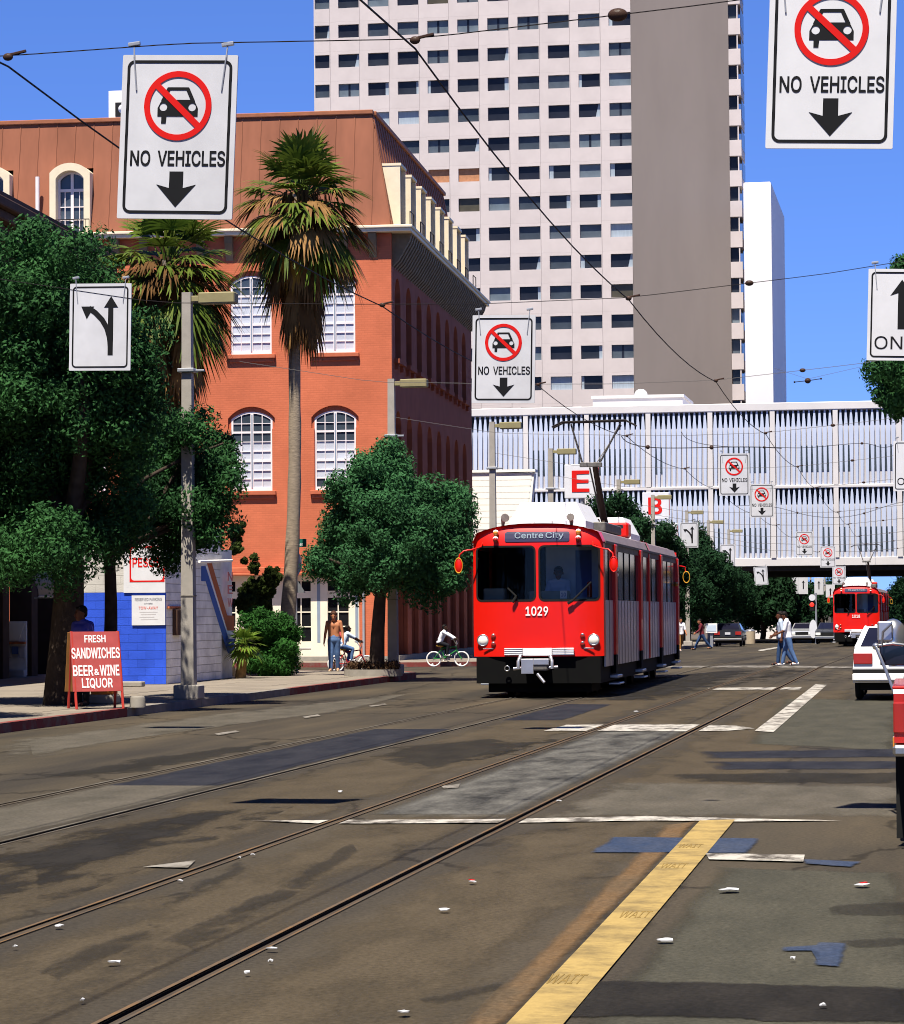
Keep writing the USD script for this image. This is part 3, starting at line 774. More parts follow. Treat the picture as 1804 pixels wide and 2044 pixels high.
part("rear_wall", MB().box(-24, -0.43, LEN - 0.3, LEN, -0.2, 14.3).box(-24, -23.7, 0.31, LEN - .31, -0.2, 14.3), "brick_side", bt)
# cornice and its brackets
OH, OS = 0.40, 0.74
part("frieze", MB().box(-24, 0.0, 0.002, 0.3, 14.303, 14.75).box(-0.42, 0.0, 0.303, LEN, 14.303, 14.75), "brick_trim", bt)
for k in range(23):
    x = -0.62 - 1.0 * k
    part("bracket", MB().poly(Polygon([(0, 13.92), (0, 14.745), (OH * 0.8, 14.745), (OH * 0.7, 14.5), (0.12, 14.1)]), 0.26, (x + 0.13, 0.0, 0), (0, -1, 0), (0, 0, 1)), "tan_stone", bt)
for k in range(46):
    y = 0.25 + 0.495 * k
    part("side_bracket", MB().poly(Polygon([(0.002, 13.62), (0.002, 14.745), (OS * 0.92, 14.745), (OS * 0.82, 14.5), (0.22, 13.85)]), 0.24, (0, y + 0.24, 0)), "tan_stone", bt)
part("cornice", MB().box(-24, OS, -OH, 0.0, 14.753, 14.87, 0.015).box(0.002, OS, 0.003, LEN + 0.4, 14.753, 14.87, 0.015)
     .box(-24, OS + 0.06, -OH - 0.06, 0.0, 14.873, 14.97, 0.02).box(0.002, OS + 0.06, 0.003, LEN + 0.4, 14.873, 14.97, 0.02), "cream_paint", bt)
# mansard
SL, TH = 4.10, 0.75 / 4.1
ydir = np.array([0, math.sin(TH), math.cos(TH)])
DORM = [(at(157, 400, 94.4)[0] - cx0) / 1.02 - 0.02, (at(-4, 400, 94.2)[0] - cx0) / 1.02]
for k in range(34):
    a, b = -0.66 * (k + 1), -0.66 * k
    g = Polygon([(a + .004, 0), (b - .004, 0), (b - .004, SL), (a + .004, SL)]).intersection(Polygon([(-40, 0), (0, 0), (-0.75, SL), (-40, SL)]))
    for dx in DORM:
        g = g.difference(sbox(dx - 0.72, -1, dx + 0.72, 2.4))
    if g.area > 0.02:
        part("roof_panel", MB().poly(g, 0.03, (0, 0.0, 14.975), (1, 0, 0), ydir).poly(g.intersection(sbox(b - 0.035, 0, b, SL)), 0.045, (0, 0.0, 14.975), (1, 0, 0), ydir), "mansard_copper", bt)
xdir = np.array([-math.sin(TH), 0, math.cos(TH)])
for k in range(31):
    a, b = 0.66 * k, 0.66 * (k + 1)
    g = Polygon([(a + .012, 0), (b - .012, 0), (b - .012, SL), (a + .012, SL)]).intersection(Polygon([(0.0, 0), (20.4, 0), (19.6, SL), (0.75, SL)]))
    if g.area > 0.02:
        part("side_roof_panel", MB().poly(g, 0.03, (0, 0, 14.975), (0, 1, 0), xdir).poly(g.intersection(sbox(a, 0, a + .05, SL)), 0.055, (0, 0, 14.975), (0, 1, 0), xdir), "mansard_copper", bt)
zt_ = 14.975 + SL * math.cos(TH)
part("roof_cap", MB().box(-24, -0.70, 0.62, 0.95, zt_ - 0.02, zt_ + 0.13, 0.02).box(-0.95, -0.62, 0.953, 19.7, zt_ - 0.02, zt_ + 0.13, 0.02), "mansard_cap", bt)
part("roof_deck", MB().box(-24, -0.96, 0.96, 19.7, zt_ - 0.2, zt_ - 0.05).box(-24, -0.4, 19.72, LEN, 14.5, 14.97), "eave_brown", bt)
part("attic", MB().box(-23.9, -0.8, 0.8, 19.6, 14.6, zt_ - 0.21), "eave_brown", bt)
for k in range(8):
    y = 0.62 + 2.62 * k
    d = part("dormer", MB().box(-0.62, 0.24, y, y + 0.10, 14.976, 17.16).box(-0.62, 0.24, y + 1.2, y + 1.3, 14.976, 17.16).box(-0.62, 0.28, y - 0.02, y + 1.32, 17.163, 17.25), "cream_paint", bt)
    part("dormer_window", MB().box(0.05, 0.10, y + 0.101, y + 1.199, 14.98, 17.16), "dark_pane", d)
    part("railing", MB().tube([(0.55, y + 0.2, 14.97), (0.55, y + 0.2, 15.6), (0.55, y + 1.1, 15.6), (0.55, y + 1.1, 14.97)], 0.02, 5), "wire_black", d)
for dx in DORM:
    sur = arch(dx, 1.44, 14.98, 17.12, 17.46); op = arch(dx, 1.0, 14.98, 16.92, 17.2)
    d = part("front_dormer", MB().poly(sur.difference(op), 0.9, (0, 0.80, 0)), "cream_paint", bt)
    frm = op.difference(op.buffer(-0.07)).union(sbox(dx - .05, 14.6, dx + .05, 17.2)).union(sbox(dx - .5, 16.5, dx + .5, 16.6)).union(sbox(dx - .5, 15.95, dx + .5, 15.98)).union(sbox(dx - .5, 15.5, dx + .5, 15.53)).union(sbox(dx - .27, 14.6, dx - .245, 16.5)).union(sbox(dx + .245, 14.6, dx + .27, 16.5)).intersection(op)
    part("french_door", MB().poly(frm, 0.05, (0, 0.30, 0)), "white_frame", d)
    part("door_pane", MB().poly(op, 0.01, (0, 0.31, 0)), "pane_sky", d)
    rl = MB().tube([(dx - .75, -0.32, 15.45), (dx + .75, -0.32, 15.45)], 0.018, 5).tube([(dx - .75, -0.32, 15.0), (dx + .75, -0.32, 15.0)], 0.015, 5)
    for q in np.linspace(-.75, .75, 12):
        rl.tube([(dx + q, -0.32, 14.97), (dx + q, -0.32, 15.45)], 0.011, 4)
    part("balcony_rail", rl, "wire_black", d)
part("vent_pipe", MB().tube([(-12.4, -0.1, 14.97), (-12.4, -0.1, 17.0)], 0.07), "white_frame", bt)

# ---- white rooftop hut behind it
p0, p1 = at(217, 225, 122), at(262, 180, 122)
h = thing("rooftop_hut", "small white rooftop structure peeping above the mansard roof behind the hanging sign", "hut")
part("wall", MB().box(p0[0], p1[0], 122, 125, 12, p1[2]), "clap_white", h)
part("opening", MB().box(p0[0] + 0.32, p0[0] + 0.62, 121.96, 121.99, p0[2] - 0.2, p0[2] + 0.45), "dark_room", h)
part("vent", MB().ball((p0[0] + 0.75, 121.8, p0[2] + 0.1), 0.22, 2), "tram_white", h)

# ---- dark building behind the big tree at the left
lb = thing("dark_building", "dark brown building with a heavy moulded eave behind the large left tree", "building", pose((-22.08, 65, 0), rad(3.15)))
part("wall", MB().box(-12, -1.0, -26, 10.0, 3.2, 11.2), "stucco_dark", lb)
part("eave", MB().box(-12, 0.0, -26, 10.6, 11.62, 11.86, 0.03).box(-12, -0.18, -26, 10.4, 11.38, 11.617, 0.03).box(-12, -0.45, -26, 10.2, 11.0, 11.377, 0.03), "eave_brown", lb)
part("roof", MB().box(-12, -0.1, -26, 10.5, 11.863, 12.0), "eave_brown", lb)
for k in range(13):
    y = 8.6 - 2.7 * k
    part("upper_window", MB().box(-1.0, -0.96, y - 0.6, y + 0.6, 6.2, 9.2), "dark_pane", lb)
    part("pier", MB().box(-1.6, -1.0, y - 1.65, y - 1.05, 0, 3.2, 0.02), "stucco_dark", lb)
part("arcade_back", MB().box(-12, -4.2, -26, 10, -0.1, 3.197), "black_void", lb)
part("floor_slab", MB().box(-4.2, 1.0, -26, 10, 0.0, 0.155), "kerb_grey", lb)
aw = thing("shop_awning", "beige cloth awning over the shop front at the left edge", "awning", pose((-22.6, 66.2, 0), rad(3.15)))
cl = MB()
for i in range(8):
    a0, a1 = i / 8 * math.pi / 2, (i + 1) / 8 * math.pi / 2
    f = lambda a: (1.3 * math.sin(a), 2.2 + 0.95 * math.cos(a))
    (x0, z0), (x1, z1) = f(a0), f(a1)
    cl.quad((x0, -3, z0), (x0, 1.1, z0), (x1, 1.1, z1), (x1, -3, z1)); cl.quad((x0, -3, z0 - .02), (x1, -3, z1 - .02), (x1, 1.1, z1 - .02), (x0, 1.1, z0 - .02))
part("cloth", cl, "awning_beige", aw)
part("frame", MB().tube([(0.05, 1.1, 2.2), (1.3, 1.1, 2.2), (1.3, -3, 2.2)], 0.02, 6), "galvanised", aw)
nb = thing("news_rack", "white and grey display rack in the shade at the left edge", "rack", pose((at(31, 1300, 68.5)[0], 68.5, 0.15)))
part("back_board", MB().box(-0.30, 0.30, 0, 0.04, 0.05, 1.45), "block_grey", nb)
part("poster", MB().poly(Polygon([(-.29, .95), (.1, .95), (.2, 1.25), (.28, 1.4), (-.29, 1.43)]), 0.01, (0, -0.01, 0)), "clap_white", nb)
part("red_shelf", MB().box(-.29, .29, -0.12, -0.002, 0.86, 0.92), "mural_brown", nb)
for k in range(3):
    part("magazine", MB().box(-.27 + .19 * k, -.11 + .19 * k, -0.06, -0.012, 0.50 + .1 * (k % 2), 0.80), "sign_blue" if k == 1 else "spandrel", nb)
part("base", MB().box(-.3, .3, -0.2, -0.002, 0.0, 0.2, 0.02), "spandrel", nb)

# ---- painted block wall with mural and notices
YF = 61.0
xl, xr = at(140, 1250, YF)[0], at(331, 1300, YF)[0]
bw = thing("block_wall", "blue and grey painted concrete block wall with a striped mural behind the red sandwich board", "wall")
part("core", MB().box(xl + 0.02, xr - 0.02, YF + 0.03, YF + 4.98, 0.1, 3.5).box(xr - 1.2, xr - 0.17, YF + 4.985, YF + 6.5, 0.1, 3.2), "kerb_grey", bw)
r = np.random.default_rng(8)
CH = 0.1915
zblue = at(300, 1183, YF)[2]
ncol = int(math.ceil((xr - xl) / 0.4))
for j in range(18):
    z0 = 0.15 + CH * j
    for i in range(-1, ncol + 1):
        a = xl + 0.4 * i + (0.2 if j % 2 else 0); b = min(a + 0.3985, xr); a = max(a, xl)
        if b - a > 0.05:
            part("block", MB().box(a, b, YF - 0.002 * r.random(), YF + 0.03, z0 + 0.003, z0 + CH - 0.004, 0.002), "block_blue" if z0 + CH / 2 < zblue else "block_pale", bw)
XW = xr
for j in range(18):
    z0 = 0.15 + CH * j
    for i in range(-1, 13):
        a = YF + 0.03 + 0.4 * i + (0.2 if j % 2 else 0); b = min(a + 0.3985, YF + 5.0); a = max(a, YF + 0.03)
        if b - a > 0.05:
            part("block", MB().box(XW - 0.03, XW + 0.002 * r.random(), a, b, z0 + 0.004, z0 + CH - 0.005, 0.004), "block_grey", bw)
part("end_pillar", MB().box(XW - 0.4, XW + 0.012, YF + 4.25, YF + 5.03, 3.61, 3.85, 0.01), "block_grey", bw)
part("rear_section", MB().box(XW - 0.165, XW - 0.12, YF + 5.04, YF + 6.5, 0.1, 3.35), "block_grey", bw)
zo = lambda x, y: (359.3 + x / 6.83, 1048 + y / 6.83)


def mural(pts, m, off, nm):
    P = [on_x(*zo(*p), XW) for p in pts]
    part(nm, MB().poly(Polygon([(p[1], p[2]) for p in P]).buffer(0), 0.003, (XW + off, 0, 0), (0, 1, 0), (0, 0, 1)), m, bw)


mural([(285, 560), (345, 560), (660, 1550), (735, 1550), (735, 1750), (650, 1750), (345, 765), (285, 765)], "mural_blue", 0.004, "blue_stripe")
mural([(365, 520), (430, 520), (640, 1230), (735, 1235), (735, 1440), (640, 1440)], "mural_brown", 0.004, "brown_stripe")
mural([(345, 560), (365, 545), (640, 1440), (735, 1440), (735, 1550), (660, 1550)], "mural_white", 0.006, "white_stripe")
lm = MB()
for ch, v in (("N", 1159), ("E", 1185), ("W", 1211)):
    c = on_x(459, v, XW)
    lm.text(ch, 0.21, (XW + 0.004, c[1], c[2]), 0.50, 0.003, True, x=(0, 1, 0))
part("mural_letters", lm, "mural_red", bw)
c0, c1 = on_x(344, 1268, XW), on_x(358, 1217, XW)
part("meter_box", MB().box(XW + 0.004, XW + 0.12, c0[1], c1[1], c0[2], c1[2], 0.01), "eave_brown", bw)
part("meter_bracket", MB().box(XW + 0.004, XW + 0.06, c0[1] - 0.45, c1[1] + 0.4, c1[2] + 0.03, c1[2] + 0.08), "mural_brown", bw)
c0, c1 = on_x(388, 1121, XW), on_x(453, 1119, XW)
part("tube_light", MB().tube([(XW + 0.12, c0[1], c0[2]), (XW + 0.12, c1[1], c1[2])], 0.035), "clap_white", bw)
k_ = YF / 5500
g0, g1 = at(247.5, 1183.5, YF), at(331, 1082, YF)
n1 = thing("notice_board", "white notice board with red lettering and red frame high on the block wall", "sign", pose((0, YF - 0.012, 0)))
part("board", MB().box(g0[0], g1[0] - 0.01, -0.02, -0.001, g0[2], g1[2]), "sign_white_clean", n1)
f0, f1 = at(259.5, 1162, YF), at(329, 1090, YF)
fo = sbox(f0[0], f0[2], f1[0], f1[2])
part("red_frame", MB().poly(fo.difference(fo.buffer(-0.035).buffer(-0.08).buffer(0.08)), 0.004, (0, -0.021, 0)), "sign_red", n1)
c = at(293, 1131.5, YF)
part("lettering", MB().text("PESOS", 0.20, (c[0], -0.021, c[2]), 0.66, 0.004, True), "sign_red", n1)
g0, g1 = at(264, 1248, YF), at(331, 1188, YF)
n2 = thing("parking_notice", "white parking notice with grey and pink lettering low on the block wall", "sign", pose((0, YF - 0.012, 0)))
part("board", MB().box(g0[0], g1[0] - 0.01, -0.025, -0.001, g0[2], g1[2]), "sign_white_clean", n2)
for t, v, hh, w, m in (("RESERVED PARKING", 1199, 0.062, 0.64, "sign_grey"), ("OTHERS", 1206, 0.03, 0.2, "sign_grey"), ("TOW-AWAY", 1216, 0.062, 0.46, "mural_red")):
    c = at(297, v, YF)
    part("lettering", MB().text(t, hh, (c[0], -0.026, c[2]), w, 0.003, True), m, n2)
for k in range(4):
    c = at(297, 1222 + 5 * k, YF)
    part("small_print", MB().box(c[0] - .21 + .03 * (k % 2), c[0] + .22 - .04 * (k % 3), -0.028, -0.026, c[2], c[2] + 0.010), "spandrel", n2)

# ---- tall concrete tower
YT = 270.0
a, b, c_, d_ = (at(u, 420, YT)[0] for u in (628, 1262, 1457, 1481))
px = lambda v: at(944, v, YT)[2]
tw = thing("tower_block", "tall pale precast concrete high-rise with rows of square windows and a grey end wall", "building")
FL = 61.2 * YT / 5500; PW = (b - a) / 10.55
zrow = px(64)                                       # sill line of the row under the picture's top row
rows = range(-14, 3)
r = np.random.default_rng(21)
glass = ["tower_glass_a"] * 5 + ["tower_glass_b"] * 4 + ["tower_glass_c"] * 3 + ["tower_glass_d"] * 2 + ["tower_glass_e"] * 3 + ["tower_glass_f"]
for j in rows:
    z0 = zrow + FL * j - 28 * YT / 5500 - 0.0
    for i in range(11):
        x1 = b - PW * i; x0 = max(x1 - PW, a)
        wx0 = x1 - PW * 0.875 + 0.0; wx1 = x1 - PW * 0.125
        if i == 0:
            wx0, wx1 = x1 - PW * 0.72, x1 - 0.02
        else:
            wx0, wx1 = x1 - PW * 0.72 - 0.0, x1 - PW * 0.02
        wx0 = max(wx0, x0 + 0.12)
        cell = sbox(x0 + 0.012, z0 + 0.003, x1 - 0.012, z0 + FL - 0.003)
        hz0, hz1 = z0 + 28 * YT / 5500, z0 + 55 * YT / 5500
        part("panel", MB().poly(cell.difference(sbox(wx0, hz0, wx1, hz1)), 0.35, (0, YT + 0.35, 0)), "precast", tw)
        m = glass[r.integers(len(glass))]
        if j == -5 and i in (5, 6):
            m = "blind_brown"
        if (j, i) in ((-3, 9), (-3, 8), (-3, 10), (-7, 0), (-12, 0), (-12, 2), (-3, 7)):
            m = "blind_pale"
        w = part("window", MB().box(wx0, wx1, YT + 0.28, YT + 0.32, hz0, hz1), m, tw)
        q = r.random()
        if m in ("tower_glass_a", "tower_glass_b") and q < 0.6:
            if q < 0.25:
                part("curtain", MB().box(wx1 - (wx1 - wx0) * (0.12 + 0.12 * r.random()), wx1 - 0.01, YT + 0.25, YT + 0.276, hz0 + .02, hz1 - .02), "blind_pale", w)
            elif q < 0.45:
                part("curtain", MB().box(wx0 + .01, wx0 + (wx1 - wx0) * (0.12 + 0.1 * r.random()), YT + 0.25, YT + 0.276, hz0 + .02, hz1 - .02), "blind_pale", w)
            else:
                t = (wx1 - wx0) * 0.22
                part("curtain", MB().poly(Polygon([(wx1 - t * 0.4, hz1 - .02), (wx1 - .01, hz1 - .02), (wx1 - .01, hz0 + .02), (wx1 - t, hz0 + .02)]), 0.02, (0, YT + 0.276, 0)), "blind_pale", w)
        elif m in ("tower_glass_c", "tower_glass_d") and q < 0.5:
            part("curtain_gap", MB().box((wx0 + wx1) / 2 - .1, (wx0 + wx1) / 2 + .12, YT + 0.25, YT + 0.276, hz0 + .02, hz1 - .02), "tower_glass_a", w)
zlo, zhi = zrow + FL * (-14.5), zrow + FL * 3
part("core", MB().box(a + 0.05, c_, YT + 0.355, YT + 20, -1.5, zhi), "precast", tw)
part("lower_wall", MB().box(a, b, YT, YT + 0.35, -1.5, zlo - 0.01), "precast", tw)
part("end_wall", MB().box(b + 0.01, c_, YT - 0.02, YT + 0.35, -1.5, zhi), "shear_grey", tw)
for j in rows:
    z0 = zrow + FL * j - 28 * YT / 5500
    part("wing_spandrel", MB().box(c_ + 0.01, d_, YT, YT + 5, z0, z0 + 0.52 * FL), "precast", tw)
    w = part("wing_window", MB().box(c_ + 0.01, d_ - 0.3, YT + 0.5, YT + 5, z0 + 0.52 * FL + .002, z0 + FL - .002), glass[r.integers(len(glass))], tw)
    part("wing_side_glass", MB().box(d_ + .002, d_ + .03, YT + .2 + .5 * (j % 2), YT + 4.9, z0 + .3 * FL, z0 + FL - .3), "tower_glass_e", w)
    part("wing_mullion", MB().box(d_ - 0.36, d_ - 0.24, YT + 0.05, YT + 0.2, z0 + 0.52 * FL + .002, z0 + FL - .002), "precast", w)

# ---- white slab building beside the tower
YS = 255.0
p0, p1 = at(1486, 600, YS)[0], at(1541, 600, YS)[0]
sl = thing("white_slab_building", "plain white slab building standing right of the tall tower", "building")
part("wall", MB().box(p0, p1, YS, YS + 23, -1.5, at(1515, 365, YS)[2]), "tower_white", sl)
part("parapet", MB().box(p0 + .1, p1 - .1, YS + .2, YS + 22.8, at(1515, 365, YS)[2] + .002, at(1515, 364, YS)[2] + .05), "tower_white", sl)

# ---- building that bridges the street
YB = 195.0
zf = lambda v, u=1400: at(u, v, YB)[2]
xa, xb = at(850, 960, YB)[0], 14.0
Z0, Z1 = zf(1128), zf(807)
gb = thing("bridging_building", "white louvred building that bridges the whole street at second storey", "building")
ledge = zf(971)
part("roof_fascia", MB().box(xa, xb, YB - 0.1, YB + 40, Z1 - 0.55, Z1, 0.04), "fascia_white", gb)
part("floor_ledge", MB().box(xa, xb, YB - 0.05, YB + 0.55, ledge - 0.22, ledge, 0.03), "fascia_white", gb)
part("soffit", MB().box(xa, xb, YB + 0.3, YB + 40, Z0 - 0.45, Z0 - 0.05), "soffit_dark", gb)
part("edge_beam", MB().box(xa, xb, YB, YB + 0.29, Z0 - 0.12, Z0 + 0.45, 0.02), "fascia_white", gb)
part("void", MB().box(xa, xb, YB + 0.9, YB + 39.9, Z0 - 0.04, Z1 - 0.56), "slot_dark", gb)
for lo, hi in ((Z0 + 0.452, ledge - 0.222), (ledge + 0.002, Z1 - 0.552)):
    part("spandrel", MB().box(xa, xb, YB + 0.203, YB + 0.35, lo, hi - 1.15), "spandrel", gb)
BAY = 124.0 * YB / 5500
bx = at(1418, 960, YB)[0]
k0 = int(math.floor((xa - bx) / BAY)) + 1; k1 = int(math.floor((xb - bx) / BAY))
r = np.random.default_rng(4)
SLOTS = [(1055, 1135, 1), (1150, 1185, 1), (1185, 1262, 1), (1300, 1322, 1), (1448, 1478, 1), (1480, 1530, 1), (1598, 1700, 1), (1735, 1800, 1), (1060, 1100, 0), (1400, 1440, 0), (1480, 1545, 0), (1640, 1690, 0), (1705, 1795, 0)]
for k in range(k0 - 1, k1 + 1):
    x0 = bx + BAY * k
    if x0 > xa:
        part("mullion", MB().box(x0 - 0.17, x0 + 0.17, YB - 0.06, YB + 0.195, Z0 + 0.452, ledge - 0.222).box(x0 - 0.17, x0 + 0.17, YB - 0.06, YB + 0.195, ledge + 0.002, Z1 - 0.552), "fascia_white", gb)
    fins = MB(); slots = MB()
    for q in range(11):
        x = x0 + BAY * (q + 1) / 12
        if xa < x < xb:
            for lo, hi in ((Z0 + 0.452, ledge - 0.222), (ledge + 0.002, Z1 - 0.552)):
                # each louvre is a tapered blade: thin at its head
                fins.add([(x - .05, YB + .02, hi), (x + .05, YB + .02, hi), (x + .03, YB + .20, hi), (x - .03, YB + .20, hi),
                          (x - .145, YB + .02, hi - 1.25), (x + .145, YB + .02, hi - 1.25), (x + .14, YB + .20, hi - 1.25), (x - .14, YB + .20, hi - 1.25),
                          (x - .085, YB + .02, lo), (x + .085, YB + .02, lo), (x + .06, YB + .20, lo), (x - .06, YB + .20, lo)],
                         [(0, 4, 5, 1), (1, 5, 6, 2), (3, 7, 4, 0), (4, 8, 9, 5), (5, 9, 10, 6), (7, 11, 8, 4)])
            for u0, u1, lv in SLOTS:
                ua = CX + 0
                if at(u0, 920, YB)[0] < x - 0.18 < at(u1, 920, YB)[0]:
                    zz = (zf(944), zf(893)) if lv else (zf(1103), zf(1055))
                    slots.box(x - 0.30, x - 0.09, YB + 0.17, YB + 0.2015, zz[0], zz[1])
    if fins.n:
        part("louvre_blades", fins, "fin_white", gb, kind="stuff")
    if slots.n:
        part("slot_windows", slots, "slot_dark", gb, kind="stuff")
g0, g1 = at(1183, 806, YB + 8), at(1362, 790, YB + 8)
part("roof_house", MB().box(g0[0], g1[0], YB + 8, YB + 16, Z1 + 0.002, g1[2] - 0.1).box(g0[0] - .1, g1[0] + .1, YB + 7.9, YB + 16.1, g1[2] - 0.098, g1[2] + .12), "fascia_white", gb)
g = at(1279, 788, YB + 9)
part("roof_vent", MB().ball((g[0], YB + 9, g1[2] + .15), 0.5, 2, (1, 1, 1)), "tram_white", gb)
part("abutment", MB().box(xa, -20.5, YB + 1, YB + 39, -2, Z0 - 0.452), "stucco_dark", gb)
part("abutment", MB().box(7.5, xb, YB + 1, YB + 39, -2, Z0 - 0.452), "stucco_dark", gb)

# ---- low cream clapboard building before it
YC = 124.0
q = [at(u, v, YC) for u, v in ((930, 944), (1066, 944), (1052, 1090), (1040, 1240), (930, 1240))]
cb = thing("clapboard_wall", "white clapboard wall with a slanted right edge between the brick corner and the louvred building", "wall")
part("wall", MB().poly(Polygon([(p[0], p[2]) for p in q]), 0.7, (0, YC + 0.7, 0)), "clap_white", cb)
for k in range(9):
    z = q[0][2] - 0.35 - 0.28 * k
    part("board_lap", MB().box(q[0][0], q[1][0] - 0.12 - 0.035 * k, YC - 0.022, YC - 0.001, z, z + 0.26), "clap_white", cb)
part("parapet_cap", MB().box(q[0][0] - .1, q[1][0] + .06, YC - 0.1, YC + 0.8, q[0][2] + .002, q[0][2] + .12), "clap_white", cb)


def letter_sign(ch, u, v, Y, w, label):
    p = at(u, v, Y); ground = float(zg(Y))
    t = thing("letter_sign", label, "sign", pose((p[0], Y, p[2])))
    h2 = w * 0.5
    part("cabinet", MB().box(-h2, h2, -0.2, 0.2, -h2, h2, 0.03), "sign_white_clean", t)
    part("letter", MB().text(ch, w * 0.60, (-0.02 * w, -0.202, -w * 0.30), w * 0.52, 0.02, True), "sign_red", t)
    part("side_band", MB().box(h2 + 0.001, h2 + 0.012, -0.17, 0.17, -w * 0.35, w * 0.42), "sign_red", t)
    part("post", MB().tube([(0, 0, -h2 - 0.002), (0, 0, ground - p[2])], 0.12, 8), "galvanised", t)
    return t


letter_sign("E", 1161, 961, 145, 1.80, "square white sign with a red letter E behind the pantograph")
letter_sign("B", 1309, 1010, 188, 1.84, "square white sign with a red letter B behind a lamp post")
letter_sign("B", 1326, 1072, 187, 1.84, "square white sign with red lettering half hidden behind the tree below the B sign")

# ---- plain street fronts that stand on both sides outside the picture
for k, (x0, x1, y0, y1, h, lab) in enumerate(((9.5, 24, -40, 18, 13, "plain brown building beside the viewer on the right, outside the picture"), (9.5, 24, 20, 74, 11, "brown building on the right beside the parked cars, outside the picture"),
                                              (9.5, 24, 92, 420, 15, "long brown building on the right beyond the crossing, outside the picture"), (-40, -21, -40, 28, 12, "plain brown building beside the viewer on the left, outside the picture"))):
    t = thing("street_building", lab, "building")
    part("wall", MB().box(x0, x1, y0, y1, -1, h), "street_wall", t)
    xf = x0 - .05 if x0 > 0 else x1 + .05
    for y in np.arange(y0 + 3, y1 - 3, 6.0):
        for z in np.arange(1.0, h - 2.5, 3.8):
            part("window", MB().box(xf - .04, xf + .04, y, y + 2.2, z, z + 2.2), "pane_sky", t)
# ---------------------------------------------------------------- trees, palms and shrubs
def leaves(clumps, per, size, seed, squash=0.9):
    """leaf-sized faces spread over the outside of many small clumps"""
    r = np.random.default_rng(seed)
    C = np.array([c[0] for c in clumps]); R = np.array([c[1] for c in clumps])
    cnt = np.maximum(6, (per * (R / R.mean()) ** 2).astype(int))
    c = np.repeat(C, cnt, 0); rad = np.repeat(R, cnt)
    n = len(c)
    d = r.normal(size=(n, 3)); d /= np.linalg.norm(d, axis=1, keepdims=True)
    p = c + d * (rad * r.uniform(0.55, 1.08, n))[:, None] * np.array([1, 1, squash])
    nrm = d * 0.9 + r.normal(size=(n, 3)) * 0.45; nrm /= np.linalg.norm(nrm, axis=1, keepdims=True)
    t = np.cross(nrm, r.normal(size=(n, 3))); t /= np.linalg.norm(t, axis=1, keepdims=True); b = np.cross(nrm, t)
    s = (size * r.uniform(0.6, 1.3, n))[:, None]
    V = np.stack([p - t * s * 0.75, p + b * s * 0.34 - nrm * s * 0.08, p + t * s * 0.75, p - b * s * 0.34 - nrm * s * 0.08], 1).reshape(-1, 3)
    i = np.arange(n) * 4
    return V, np.vstack([np.column_stack([i, i + 1, i + 2]), np.column_stack([i, i + 2, i + 3])])


def clump_blobs(blobs, Y, seed, cr=(0.2, 0.42), dens=1.0, spread=0.9):
    r = np.random.default_rng(seed); out = []
    for u, v, rp in blobs:
        R = rp * Y / 5500; c = at(u, v, Y + r.uniform(-spread, spread))
        m = max(4, int(dens * 14 * (R / cr[1]) ** 2))
        for _ in range(m):
            d = r.normal(size=3); d /= np.linalg.norm(d)
            out.append((c + d * R * r.uniform(0.35, 0.98) * np.array([1, 1, 0.95]), r.uniform(*cr)))
    return out


def limb(a, b, r0, r1, seed, bend=0.12, n=6):
    r = np.random.default_rng(seed); a, b = np.asarray(a, float), np.asarray(b, float)
    t = np.linspace(0, 1, n)[:, None]; L = np.linalg.norm(b - a)
    off = r.normal(size=3) * bend * L; off[2] = abs(off[2]) * 0.5
    return MB().tube(a + (b - a) * t + off * np.sin(t * np.pi), np.linspace(r0, r1, n), 9)


def tree(name, label, base, fork, blobs, Y, leaf="leaf_ficus", size=0.085, per=85, seed=0, tr=0.16, cr=(0.2, 0.42), dens=1.0, group=None, spread=0.9, cat="tree", limbs=True):
    root = thing(name, label, cat, None, group)
    base, fork = np.asarray(base, float), np.asarray(fork, float)
    part("trunk", limb(base, fork, tr * 1.25, tr * 0.85, seed, 0.03, 8), "bark", root, True)
    if limbs:
        for k, (u, v, rp) in enumerate(blobs[:7]):
            part("limb", limb(fork - [0, 0, 0.1], at(u, v, Y), tr * 0.6, tr * 0.15, seed + k + 1, 0.08), "bark", root, True)
    cl = clump_blobs(blobs, Y, seed, cr, dens, spread)
    part("crown", leaves(cl, per, size, seed + 9), leaf, root)
    return root


tree("street_tree", "huge dark evergreen street tree with thick trunk at the left edge", (at(122, 1400, 47)[0], 47, 0.1), (at(140, 1150, 47)[0], 47, 3.4),
     [(30, 600, 150), (135, 590, 110), (215, 680, 95), (80, 780, 190), (225, 850, 110), (40, 980, 180), (185, 990, 140), (95, 1100, 95), (250, 760, 60), (-120, 700, 250), (-120, 1000, 250), (165, 765, 95), (55, 490, 55), (165, 500, 45), (150, 1070, 70), (20, 1120, 60)],
     47, "leaf_ficus", 0.062, 230, 11, 0.27, (0.22, 0.52), 0.9, spread=1.4)
tree("street_tree", "spreading evergreen street tree with a thin trunk before the blue block wall", (at(214, 1390, 50)[0], 50, 0.1), (at(218, 1130, 50)[0], 50, 3.0),
     [(330, 950, 105), (415, 935, 55), (445, 885, 38), (385, 1035, 80), (300, 1030, 75), (430, 1010, 50), (375, 860, 45), (225, 1062, 42), (350, 1108, 36), (300, 850, 60), (395, 832, 24), (404, 1085, 34), (462, 960, 22)],
     50.8, "leaf_ficus", 0.062, 220, 23, 0.12, (0.20, 0.44), 0.9, spread=0.8)
